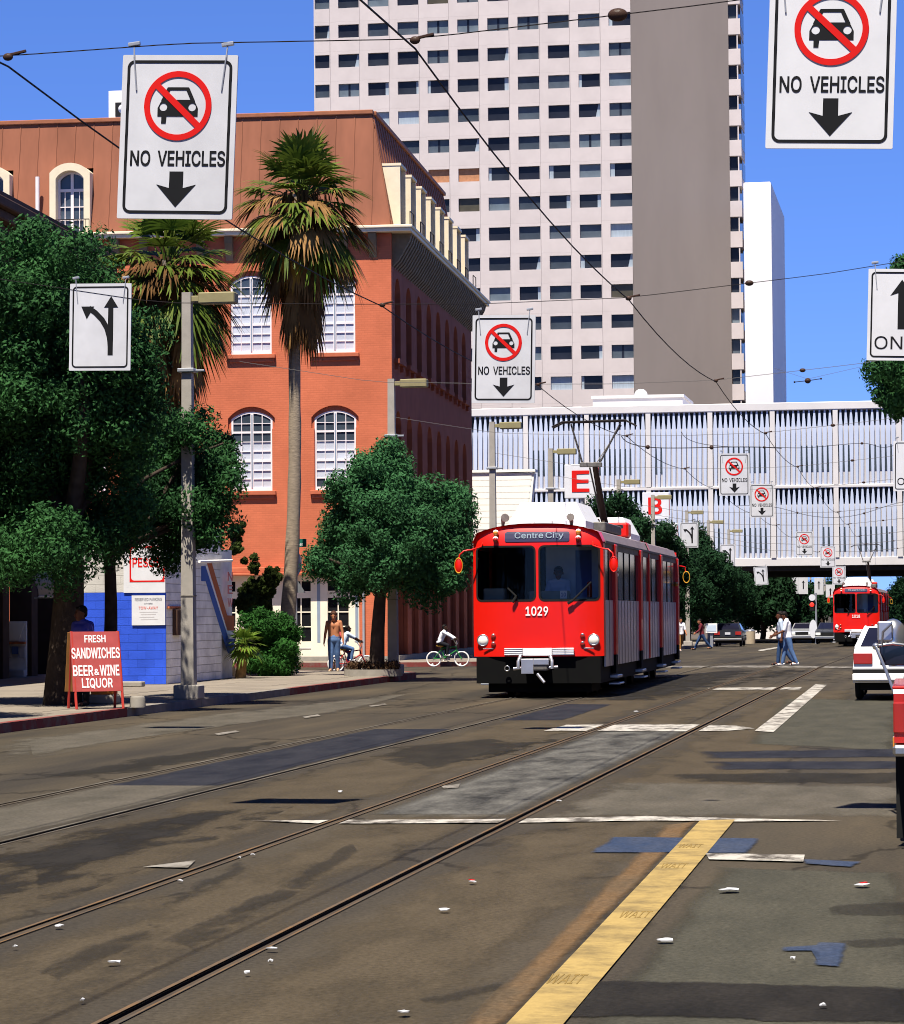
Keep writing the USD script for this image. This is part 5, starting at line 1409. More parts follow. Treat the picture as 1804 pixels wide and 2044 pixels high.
def make_tram(label, number, dest, T, gap=True):
    R = thing("tram", label, "tram", T, None)
    HW, L = 1.325, 18.7
    roofz = lambda x: 3.30 + 0.22 * (1 - (np.abs(x) / HW) ** 2.6)
    th = np.linspace(-HW, HW, 27)
    top = [(x, float(roofz(x)) - (0.14 if abs(x) > 1.31 else 0)) for x in th]
    face = Polygon([(-HW, 0.84), (HW, 0.84)] + [(HW, 3.14)] + top[::-1][1:-1] + [(-HW, 3.14)])
    wl = rrect(-1.245, 1.97, -0.045, 3.06, 0.10); wr = rrect(0.045, 1.97, 1.245, 3.06, 0.10)
    dst = rrect(-0.66, 3.15, 0.66, 3.355, 0.05)
    part("front_panel", bowed(face.difference(wl).difference(wr), front_f, 0.05, 0.0), "tram_red", R, 40)
    for w in (wl, wr):
        rim = part("windscreen", bowed(w.buffer(0.012), front_f, 0, 0.012, 14), "shield_glass", R, True)
        part("gasket", bowed(w.buffer(0.02).difference(w.buffer(-0.018)), front_f, 0.02, -0.006), "rubber", rim)
    d = part("destination_box", bowed(dst, front_f, 0.01, -0.012), "blind_navy", R)
    for w_, x_, ww in zip(dest.split(), (-.16, .36), (.58, .36)):
        part("destination_lettering", MB().text(w_, 0.115, (x_, -0.03 + float(front_f(0, 3.25)), 3.225), ww, 0.004), "blind_text", d)
    part("number", MB().text(number, 0.175, (-0.01, -0.012, 1.665), 0.46, 0.006, True), "letter_white", R)
    for s in (-1, 1):
        for z, m in ((3.335, "lamp_amber"), (3.20, "lamp_red")):
            y = float(front_f(0.83, z))
            part("marker_lamp", MB().tube([(s * 0.84, y + .02, z), (s * 0.84, y - 0.09, z - .01)], [0.055, 0.05], 12).ball((s * .84, y - .08, z), 0.05, 2), m, R, True)
            part("lamp_hood", MB().ball((s * 0.84, y - .06, z + .022), 0.055, 2, (1, 1, .8)), "tram_white", R, True)
        y = float(front_f(1.12, 1.2))
        h = part("headlamp", MB().ball((s * 1.125, y - 0.005, 1.17), 0.105, 3, (1, .45, 1)), "lamp_glass", R, True)
        part("rim", MB().torus((s * 1.125, y - 0.02, 1.17), 0.108, 0.014, "y"), "chrome", h, True)
        for z, m in ((1.25, "lamp_red"), (1.09, "lamp_red")):
            y2 = float(front_f(.9, 1.2))
            part("small_lamp", MB().ball((s * 0.905, y2 - .01, z), 0.052, 2, (1, .6, 1)), m, R, True)
            part("lamp_hood", MB().ball((s * 0.905, y2 - .025, z + .03), 0.034, 2, (1, .6, .7)), "chrome", R, True)
        part("grab_rail", MB().tube([(s * 1.02 - .09, y - .05, 1.0), (s * 1.02 + .11, y - .05, 1.0)], 0.012, 6), "chrome", R)
    for k in range(4):
        for a, b in ((-0.68, -0.30), (0.30, 0.74)):
            part("bumper_slat", MB().box(a, b, -0.06, -0.004, 0.865 + .038 * k, 0.895 + .038 * k, 0.008), "steel_bright", R)
    part("bumper_plate", MB().box(-0.298, 0.298, -0.07, -0.004, 0.85, 1.01, 0.01), "tram_white", R)
    # coupler under the bumper
    cp = part("coupler", MB().box(-.26, .26, -.45, .05, .56, .80, .03), "machinery", R)
    part("coupler_plate", MB().box(-.28, -.03, -.47, -.452, .50, .80, .01).box(-.03, .28, -.47, -.452, .68, .80, .01), "steel_bright", cp)
    part("coupler_hook", MB().tube([(-.3, -.4, .86), (-.33, -.5, .75), (-.33, -.5, .6)], .035, 8), "steel_bright", cp, True)
    part("coupler_hook", MB().tube([(.3, -.4, .86), (.35, -.5, .75), (.35, -.5, .6)], .035, 8), "steel_bright", cp, True)
    part("coupler_pin", MB().tube([(-.44, -.42, .60), (-.28, -.42, .62)], .035, 8), "steel_bright", cp, True)
    part("coupler_pin", MB().tube([(.28, -.42, .62), (.46, -.42, .64)], .03, 8), "steel_bright", cp, True)
    part("drawbar", MB().tube([(.05, -.5, .50), (.20, -.55, .33)], .032, 8), "steel_bright", cp, True)
    part("hose_end", MB().torus((-.62, -.05, .60), .05, .014, "y", 14, 6), "chrome", cp, True)
    # wipers
    for s, a, b, c in ((-1, (-0.42, 2.05), (-0.60, 2.22), (-0.50, 1.93)), (1, (0.72, 1.96), (1.10, 2.33), (0.62, 1.90))):
        part("wiper", MB().tube([(a[0], -.05, a[1]), (b[0], -.03, b[1])], .018, 6).tube([(c[0], -.06, c[1]), (a[0], -.05, a[1])], .028, 6), "rubber", R)
    # mirrors
    for s, m2 in ((-1, "lamp_amber"), (1, "tram_red")):
        mr = part("mirror_arm", MB().tube([(s * 1.12, 0.16, 3.18), (s * 1.14, -.02, 3.06), (s * 1.32, -.10, 3.0), (s * 1.46, -.16, 2.98), (s * 1.55, -.18, 2.9), (s * 1.56, -.18, 2.82)], .016, 7), "tram_red", R, True)
        part("mirror", MB().ball((s * 1.57, -.18, 2.68), 0.155, 3, (.52, .28, 1)), "tram_red", mr, True)
        part("mirror_rim", MB().tm(trimesh.Trimesh(*MB().torus((0, 0, 0), 0.15, 0.014, "y", 26, 6).data(), process=False), np.array([[.54, 0, 0, s * 1.57], [0, 1, 0, -.20], [0, 0, 1, 2.68], [0, 0, 0, 1]])), "bike_yellow" if s < 0 else "tram_red", mr, True)
    # shell: corner skins, side panels, posts, windows
    for s in (-1, 1):
        X = s * HW
        part("corner_skin", MB().box(X - s * .03, X, 0.165, 0.50, 0.84, 3.12, 0.006), "tram_red", R)
        for a, b in ((0.51, 2.03), (2.49, 7.70), (8.20, 10.2), (10.45, 13.08), (13.58, 18.23)):
            sp_ = part("side_panel", MB().box(X - s * .04, X - s * .004, a, b, 0.62, 1.965), "tram_side", R)
            n = max(1, int((b - a) / 0.62))
            for k in range(1, n):
                y = a + (b - a) * k / n
                part("panel_seam", MB().box(X - s * .003, X + s * .003, y - .010, y + .010, 0.62, 1.96), "machinery", sp_)
            part("side_window", MB().box(X - s * .05, X - s * .02, a, b, 1.97, 3.0), "tram_window", R)
            for k in range(1, n, 2):
                y = a + (b - a) * k / n
                part("window_bar", MB().box(X - s * .019, X - s * .006, y - .02, y + .02, 1.97, 3.0), "rubber", R)
            part("header", MB().box(X - s * .05, X - s * .004, a, b, 3.003, 3.16), "machinery", R)
        for y0, w in ((2.05, .42), (7.72, .46), (13.10, .46), (18.25, .44)):
            part("post", MB().box(X - s * .05, X + s * .05, y0, y0 + w, 0.84, 3.13, 0.015), "tram_red", R)
            part("post_foot", MB().box(X - s * .05, X + s * .045, y0, y0 + w, 0.45, 0.837, 0.01), "tram_black", R)
        part("articulation", MB().box(X - s * .10, X + s * .02, 10.22, 10.43, 0.62, 3.10, 0.02), "tram_red", R)
        for y0 in (1.9, 7.4, 12.9, 17.4):
            part("step", MB().box(X - s * .1, X + s * .10, y0, y0 + .9, 0.36, 0.42, 0.01).box(X - s * .1, X + s * .14, y0 + .02, y0 + .88, 0.22, 0.26, 0.01), "steel_bright", R)
        part("side_lamp", MB().ball((X + s * .02, 2.55, 2.62), .05, 2).ball((X + s * .02, 2.55, 2.5), .045, 2), "lamp_glass", R, True)
        part("side_lamp", MB().ball((X + s * .02, 18.1, 2.45), .06, 2), "lamp_amber", R, True)
        part("rear_mirror", MB().tube([(X, 18.6, 2.95), (X + s * .2, 18.75, 2.92), (X + s * .22, 18.75, 2.8)], .016, 6), "tram_red", R, True)
        part("rear_mirror_head", MB().tm(trimesh.Trimesh(*MB().torus((0, 0, 0), 0.15, 0.016, "y", 26, 6).data(), process=False), np.array([[.6, 0, 0, X + s * .24], [0, 1, 0, 18.75], [0, 0, 1, 2.64], [0, 0, 0, 1]])), "bike_yellow", R, True)
    # ribbed roof, red end dome, red articulation hoop
    n = 30
    xs = np.linspace(-HW, HW, n + 1)

    def roof_mesh(y0, y1, lift=0.0, rib=0.012):
        V = []; F = []
        for i, x in enumerate(xs):
            z = float(roofz(x)) - (0.16 if i in (0, n) else 0) + lift + (rib if i % 2 else 0)
            V += [(x * (1 + lift * .5), y0, z), (x * (1 + lift * .5), y1, z)]
        for i in range(n):
            F.append((2 * i, 2 * i + 2, 2 * i + 3, 2 * i + 1))
        return MB().add(V, F)

    part("roof", roof_mesh(0.62, 10.2), "tram_roof", R)
    part("roof", roof_mesh(10.45, L), "tram_roof", R)
    part("roof_dome", MB().add(*(lambda A: A)(roof_mesh(0.06, 0.62, 0.004, 0).data())), "tram_red", R, True)
    part("articulation_hoop", roof_mesh(10.2, 10.45, 0.03, 0), "tram_red", R)
    part("roof_edge", MB().box(-HW - .02, -HW + .01, .5, L, 3.12, 3.17).box(HW - .01, HW + .02, .5, L, 3.12, 3.17), "machinery", R)
    part("rear_panel", MB().box(-HW + .02, HW - .02, L - .05, L, .84, 3.3), "tram_red", R)
    # saloon
    part("floor", MB().box(-1.26, 1.26, 0.2, L - .06, .84, .92), "tram_interior", R)
    part("cab_partition", MB().box(0.0, 1.25, 1.40, 1.45, .95, 3.17), "cab_wall", R)
    part("cab_door", MB().box(0.62, 0.95, 1.36, 1.395, .95, 3.0), "sign_blue", R)
    part("partition", MB().box(-1.25, -0.02, 4.4, 4.45, .95, 3.2), "black_void", R)
    part("ceiling", MB().box(-1.25, 1.25, .45, L - .1, 3.18, 3.22), "tram_black", R)
    part("dashboard", MB().box(-1.15, -0.72, .35, .7, 1.0, 2.22, .02).box(-.22, -.02, .35, .7, 1.0, 2.16, .02).box(0.03, .60, .35, .6, 1.0, 2.16, .02).box(.6, 1.2, .35, .6, 1.0, 2.02, .02), "cab_console", R)
    part("window_sticker", MB().box(.44, .58, .17, .175, 2.0, 2.16), "clap_white", R)
    part("sticker_number", MB().text("10", .075, (.51, .168, 2.045), .10, .002, True), "sign_blue", R)
    part("extinguisher", MB().tube([(1.0, .5, 2.02), (1.0, .5, 2.28)], .05, 10).ball((1.0, .5, 2.30), .05, 2), "lamp_red", R, True)
    # underframe and bogies
    part("underframe", MB().box(-1.26, 1.26, .06, L - .1, .30, .835).box(-1.05, 1.05, 0.3, 2.0, .12, .299), "tram_black", R)
    for y in (1.6, 3.4, 9.5, 11.2, 15.6, 17.4):
        for s in (-1, 1):
            w = part("wheel", MB().tube([(s * .70, y, .33), (s * .82, y, .33)], .33, 20), "tram_black", R)
            part("bogie_frame", MB().box(s * .86, s * 1.0, y - .5, y + .5, .25, .55, .03), "tram_black", R)
    # roof gear
    def hood(y0, y1, w, z1, slope):
        v = [(-w, y0, 3.48), (w, y0, 3.48), (w, y1, 3.48), (-w, y1, 3.48), (-w, y0, 3.62), (w, y0, 3.62), (w, y1, 3.62), (-w, y1, 3.62),
             (-w + slope, y0 + .2, z1), (w - slope, y0 + .2, z1), (w - slope, y1, z1), (-w + slope, y1, z1)]
        return MB().add(v, [(0, 1, 5, 4), (1, 2, 6, 5), (2, 3, 7, 6), (3, 0, 4, 7), (4, 5, 9, 8), (5, 6, 10, 9), (6, 7, 11, 10), (7, 4, 8, 11), (8, 9, 10, 11)])
    part("roof_hood", hood(1.7, 4.6, .80, 4.02, .22), "tram_white", R)
    part("roof_hood", hood(11.4, 13.6, .80, 4.02, .22), "tram_white", R)
    for q in (-.28, .1):
        part("hood_seam", MB().box(q - .006, q + .006, 1.69, 1.70, 3.5, 3.62), "machinery", R)
    part("roof_locker", MB().box(.30, 0.95, 9.2, 9.9, 3.46, 3.82, .05), "tram_red", R)
    part("resistor_box", MB().box(.55, 1.05, 3.2, 6.6, 3.44, 3.64, .02).box(-.7, .7, 4.9, 7.5, 3.5, 3.66, .02), "machinery", R)
    for k in range(6):
        part("insulator", MB().tube([(.62 + .05 * (k % 2), 3.4 + .6 * k, 3.64), (.62 + .05 * (k % 2), 3.4 + .6 * k, 3.78)], .035, 8), "insulator", R)
    part("horn", MB().tube([(-.82, .9, 3.5), (-.78, .7, 3.62), (-.72, .55, 3.66)], [.03, .05, .09], 10).tube([(.60, .9, 3.5), (.62, .7, 3.62), (.62, .55, 3.66)], [.03, .05, .08], 10), "machinery", R)
    part("antenna", MB().tube([(-.15, .5, 3.5), (-.15, .5, 3.62)], [.05, .01], 8), "tram_white", R)
    # pantograph: thick lower arm, wide upper frame, collector head
    P0, J, HD = np.array([.62, 7.2, 3.68]), np.array([.50, 6.2, 5.05]), np.array([.45, 6.9, 6.02])
    pg = part("pantograph", MB().tube([P0, J], [.085, .06], 8).box(.2, 1.0, 6.9, 7.5, 3.62, 3.70, .01), "insulator", R)
    J = np.array([.42, 6.2, 5.02])
    part("lower_link", MB().tube([P0 + [-.1, 0.4, 0], J + [-.04, .1, -.05]], .02, 6), "machinery", pg)
    part("knuckle", MB().box(J[0] - .25, J[0] + .25, J[1] - .05, J[1] + .05, J[2] - .05, J[2] + .05, .01), "machinery", pg)
    for s, dx in ((-1, .02), (1, -.02)):
        part("upper_arm", MB().tube([J + [s * .18, 0, 0], np.array([J[0] + s * (.60 if s > 0 else .52), 6.9, 5.98])], .022, 6), "wire_black", pg)
    part("upper_brace", MB().tube([J + [.1, 0, 0], np.array([J[0] + .62, 6.92, 5.94])], .012, 5), "machinery", pg)
    for y in (6.8, 7.1):
        part("collector", MB().tube([(J[0] - .95, y, 5.92), (J[0] - .72, y, 6.03), (J[0] + .72, y, 6.05), (J[0] + .95, y, 5.93)], .02, 6), "wire_black", pg, True)
    return R


tram1 = make_tram("red articulated tram numbered 1029 crossing towards the viewer in the middle of the street", "1029", "Centre City", pose((at(1074, 1388, 55.0)[0], 55.0, 0.0), rad(0.7)))
q = at(1709, 1250, 161)
tram2 = make_tram("distant red tram with a white roof hood coming under the bridging building", "1018", "San Ysidro", pose((q[0], 161, float(zg(161))), rad(-0.5)))


def wheel(root, x, y, r, w, side):
    k = part("wheel", MB().torus((x, y, r), r - .085, .085, "x", 26, 10), "rubber", root, True)
    part("rim", MB().tube([(x - side * w * .5, y, r), (x + side * w * .42, y, r)], r - .13, 18), "steel_bright", k)


def make_car(label, T, body, kind="sedan", name="parked_car", tail=True, group=None):
    """a boxy saloon of the eighties, its tail at y = 0"""
    R = thing(name, label, "car", T, group)
    W = 0.83
    prof = Polygon([(0.04, .34), (0.0, .62), (0.03, .97), (.55, 1.0), (.62, 1.0), (3.05, .98), (4.18, .84), (4.26, .60), (4.22, .34)])
    for cy in (.86, 3.42):
        prof = prof.difference(Point(cy, .30).buffer(.36, 12))
    m = MB().poly(prof, 2 * W, (-W, 0, 0), (0, 1, 0), (0, 0, 1))
    v = [a.copy() for a in m.v]
    for a in v:
        a[:, 0] *= np.where(a[:, 2] > .9, .965, 1.0)
    m.v = v
    part("body", m, body, R)
    cab = [(-.77, .42, 1.0), (.77, .42, 1.0), (.77, 3.05, .985), (-.77, 3.05, .985), (-.60, 1.02, 1.40), (.60, 1.02, 1.40), (.60, 2.25, 1.40), (-.60, 2.25, 1.40)]
    part("cabin", MB().add(cab, [(0, 1, 5, 4), (1, 2, 6, 5), (2, 3, 7, 6), (3, 0, 4, 7), (4, 5, 6, 7)]), body, R)
    C = np.array(cab)

    def pane(i, j, k, l, nm, ins=.10, off=.006):
        P = C[[i, j, k, l]]; c = P.mean(0); n = np.cross(P[1] - P[0], P[3] - P[0]); n /= np.linalg.norm(n)
        Q = c + (P - c) * (1 - ins) + n * off
        part(nm, MB().quad(*Q), "car_glass", R)
    pane(0, 1, 5, 4, "rear_window"); pane(2, 3, 7, 6, "windscreen"); pane(1, 2, 6, 5, "side_window", .16); pane(3, 0, 4, 7, "side_window", .16)
    part("rear_bumper", MB().box(-W - .01, W + .01, -.09, .02, .38, .52, .02), body if tail else "chrome", R)
    part("bumper_strip", MB().box(-W - .005, W + .005, -.05, .015, .523, .60, .01), "rubber", R)
    part("front_bumper", MB().box(-W - .01, W + .01, 4.2, 4.34, .36, .52, .02), "chrome", R)
    part("grille", MB().box(-.45, .45, 4.2, 4.262, .58, .78), "rubber", R)
    for s in (-1, 1):
        part("tail_light", MB().box(s * .46, s * (W - .015), -.025, .03, .70, .90, .008), "lamp_red", R)
        part("headlight", MB().box(s * .48, s * .80, 4.2, 4.27, .60, .76, .01), "lamp_glass", R)
        part("quarter_pillar", MB().tube([C[0 if s < 0 else 1] + [s * .01, 0, 0], C[4 if s < 0 else 5]], .03, 6), body, R)
        for cy in (.86, 3.42):
            wheel(R, s * (W - .1), cy, .30, .17, s)
        part("door_line", MB().box(s * (W + .001), s * (W + .004), 1.3, 1.315, .40, .98), "rubber", R)
        part("side_trim", MB().box(s * (W + .001), s * (W + .014), .2, 4.1, .60, .65), "rubber", R)
    part("number_plate", MB().box(-.16, .16, -.03, -.001, .72, .87), "sign_white", R)
    part("undertray", MB().box(-.7, .7, .2, 4.1, .2, .345), "rubber", R)
    return R


wc = make_car("white saloon car seen from behind at the right edge beside the chrome mirror", pose((at(1702, 1350, 53)[0] + .83, 53, 0.0)), "car_white", tail=True)
g0 = lambda u, Y: (at(u, 1260, Y)[0], Y, float(zg(Y)))
c1 = make_car("pale car facing the viewer under the bridging building behind the crossing couple", pose(np.add(g0(1600, 194), (0, 4.2, 0)), math.pi), "car_silver")
c2 = make_car("dark car with bright chrome bumper waiting left of the far tram", pose(np.add(g0(1652, 182), (0, 4.2, 0)), math.pi), "car_dark", tail=False)
c3 = make_car("dark parked car in the shade of the street trees behind the walking man in maroon", pose(g0(1452, 166)), "car_dark", tail=False)
# ---- red pick-up at the right edge
pu = thing("pickup_truck", "red pick-up truck with a chrome door mirror, cut off by the right edge", "pickup truck", pose((at(1784, 1450, 20.0)[0] + .93, 20.0, 0.0), rad(0.3)))
W = .93
prof = Polygon([(0, .77), (0, 1.12), (.02, 1.15), (2.3, 1.15), (2.34, 1.12), (2.34, .50), (1.60, .50), (1.50, .70)]).difference(Point(1.05, .42).buffer(.46, 14))
for s in (-1, 1):
    part("bed_side", MB().poly(prof, .10, (s * W - (.0 if s < 0 else .10), 0, 0), (0, 1, 0), (0, 0, 1)), "truck_red", pu)
    part("tail_lamp", MB().box(s * (W - .11), s * (W + .004), -.015, .12, .84, 1.06, .008), "lamp_red", pu)
    part("side_reflector", MB().box(s * (W + .001), s * (W + .012), .25, .40, .72, .80), "lamp_amber", pu)
    part("rail_cap", MB().box(s * (W - .10), s * (W + .01), 0.02, 2.3, 1.152, 1.175, .008), "truck_red", pu)
part("tailgate", MB().box(-W + .115, W - .115, .0, .05, .62, 1.13, .012), "truck_red", pu)
part("bed_floor", MB().box(-W + .11, W - .11, .06, 2.3, .66, .70), "rubber", pu)
part("rear_bumper", MB().box(-W - .01, W + .01, -.12, -.02, .68, .76, .02), "chrome", pu)
for s in (-1, 1):
    part("mud_flap", MB().box(s * .60, s * (W - .005), .40, .42, .06, .66), "rubber", pu)
cabv = [(-W, 2.37, .50), (W, 2.37, .50), (W, 5.0, .50), (-W, 5.0, .50), (-W, 2.37, 1.12), (W, 2.37, 1.12), (W, 5.0, 1.06), (-W, 5.0, 1.06)]
part("cab", MB().add(cabv, [(0, 1, 5, 4), (1, 2, 6, 5), (2, 3, 7, 6), (3, 0, 4, 7), (4, 5, 6, 7), (0, 3, 2, 1)]), "truck_red", pu)
gh = [(-W + .04, 2.40, 1.121), (W - .04, 2.40, 1.121), (W - .04, 4.0, 1.10), (-W + .04, 4.0, 1.10), (-.72, 2.55, 1.72), (.72, 2.55, 1.72), (.72, 3.45, 1.72), (-.72, 3.45, 1.72)]
part("greenhouse", MB().add(gh, [(0, 1, 5, 4), (1, 2, 6, 5), (2, 3, 7, 6), (3, 0, 4, 7)]), "car_glass", pu)
part("cab_roof", MB().box(-.74, .74, 2.5, 3.5, 1.722, 1.78, .02), "truck_red", pu)
for s in (-1, 1):
    for cy in (1.05, 4.15):
        wheel(pu, s * (W - .10), cy, .36, .2, s)
part("chassis", MB().box(-.5, .5, .0, 4.9, .42, .60), "rubber", pu)
ma, mb_ = at(1752, 1290, 23.4), at(1797, 1405, 22.4)
o_ = np.array([at(1784, 1450, 20.0)[0] + .93, 20.0, 0])
mm = part("mirror_arm", MB().tube([ma - o_, (ma + mb_) / 2 - o_ + [0, 0, .01], mb_ - o_], .014, 7).tube([ma - o_, ma - o_ + [.14, .02, .02], ma - o_ + [.32, .05, 0]], .014, 7).tube([ma - o_ + [.05, 0, 0], ma - o_ + [.06, 0, .12], ma - o_ + [.14, 0, .2]], .010, 6), "chrome", pu, True)
c = at(1787, 1287, 23.5) - o_
part("mirror_shell", MB().ball(c + [0, .06, 0.02], 0.20, 3, (.62, .50, 1.0)), "chrome", mm, True)
part("mirror_glass", MB().box(c[0] - .11, c[0] + .11, c[1] - .045, c[1] - .03, c[2] - .17, c[2] + .01, .005), "car_glass", mm)
part("mirror_pad", MB().box(c[0] - .13, c[0] + .0, c[1] - .06, c[1] - .03, c[2] + .03, c[2] + .20, .02), "steel_bright", mm)
part("arm_clamp", MB().ball(ma - o_, .03, 2), "chrome", mm, True)
# ---------------------------------------------------------------- people, bicycles and small things
MF = manifold3d.Manifold


def bone(p, q, r0, r1, seg=12):
    p, q = np.asarray(p, float), np.asarray(q, float)
    return MF.batch_hull([MF.sphere(r0, seg).translate(tuple(p)), MF.sphere(r1, seg).translate(tuple(q))])


def blob(parts, ref=0.03, it=6, smooth=True):
    m = MF.batch_boolean(parts, manifold3d.OpType.Add)
    if smooth:
        m = m.refine_to_length(ref)
    a = m.to_mesh(); t = trimesh.Trimesh(a.vert_properties[:, :3], a.tri_verts, process=True)
    if smooth:
        trimesh.smoothing.filter_taubin(t, lamb=0.5, nu=0.53, iterations=it)
    return t


def rot(axis, a):
    return trimesh.transformations.rotation_matrix(a, axis)[:3, :3]


def skeleton(lean=0.0, legs=((0, 0), (0, 0)), arms=((0, .2, .1), (0, .2, .1)), head=(0, 0), hipz=0.93, twist=0.0, slim=1.0):
    """joints of a 1.75 m figure facing -y; legs (hip, knee), arms (shoulder, elbow, away from the body), head (turn, nod), in radians"""
    J = {}
    f = lambda a: np.array([0, -math.sin(a), -math.cos(a)])
    pel = np.array([0, 0, hipz]); up = np.array([0, -math.sin(lean), math.cos(lean)])
    J["pel"], J["waist"], J["chest"], J["neck"] = pel, pel + up * .17, pel + up * .40, pel + up * .54
    J["up"] = up
    hd = rot([0, 0, 1], head[0]) @ rot([1, 0, 0], head[1] + lean * .5)
    J["hd"] = hd; J["head"] = J["neck"] + up * .05 + hd @ np.array([0, -.02, .10])
    Rt = rot([0, 0, 1], twist)
    for s, n, lg, am in ((-1, "r", legs[0], arms[0]), (1, "l", legs[1], arms[1])):
        h = pel + np.array([s * .088, 0, -.02]); k = h + f(lg[0]) * .42; an = k + f(lg[0] - lg[1]) * .41
        J["hip" + n], J["knee" + n], J["ank" + n] = h, k, an
        J["toe" + n] = an + np.array([s * .02, -.17, -.045]) if len(lg) < 3 else an + rot([1, 0, 0], -lg[2]) @ np.array([s * .02, -.17, -.045])
        sh = pel + up * .49 + Rt @ np.array([s * .185 * slim, 0, 0])
        d = rot([0, 1, 0], -s * am[2]) @ f(am[0]); e = sh + d * .29
        d2 = rot([0, 1, 0], -s * am[2] * .6) @ f(am[0] + am[1]); w = e + d2 * .25
        J["sh" + n], J["el" + n], J["wr" + n], J["hand" + n] = sh, e, w, d2
    return J


def hand(J, n, s, grip=0.5):
    """palm, four bent fingers of unequal length and a thumb leaving the side of the palm"""
    w, d = J["wr" + n], J["hand" + n]
    side = np.array([s, 0, 0.0]); side -= d * (side @ d); side /= np.linalg.norm(side)
    fw = np.cross(d, side) * s                          # towards the front edge (thumb side)
    if fw[1] > 0:
        fw = -fw
    o = [MF.batch_hull([MF.sphere(.026, 8).translate(tuple(w)), MF.sphere(.020, 8).translate(tuple(w + d * .085 + fw * .028)), MF.sphere(.019, 8).translate(tuple(w + d * .08 - fw * .028))])]
    for k, L in enumerate((.068, .078, .073, .058)):
        b = w + d * .085 + fw * (.030 - .020 * k); m = b + d * L * .5 - side * .012 * grip; t = m + (d * math.cos(1.2 * grip) - side * math.sin(1.2 * grip)) * L * .5
        o += [bone(b, m, .0095, .009, 8), bone(m, t, .009, .0075, 8)]
    b = w + d * .025 + fw * .026
    m = b + (fw * .7 + d * .6) * .038; t = m + (d * .9 - side * .3) * .03
    return o + [bone(b, m, .0115, .0105, 8), bone(m, t, .0105, .0085, 8)]


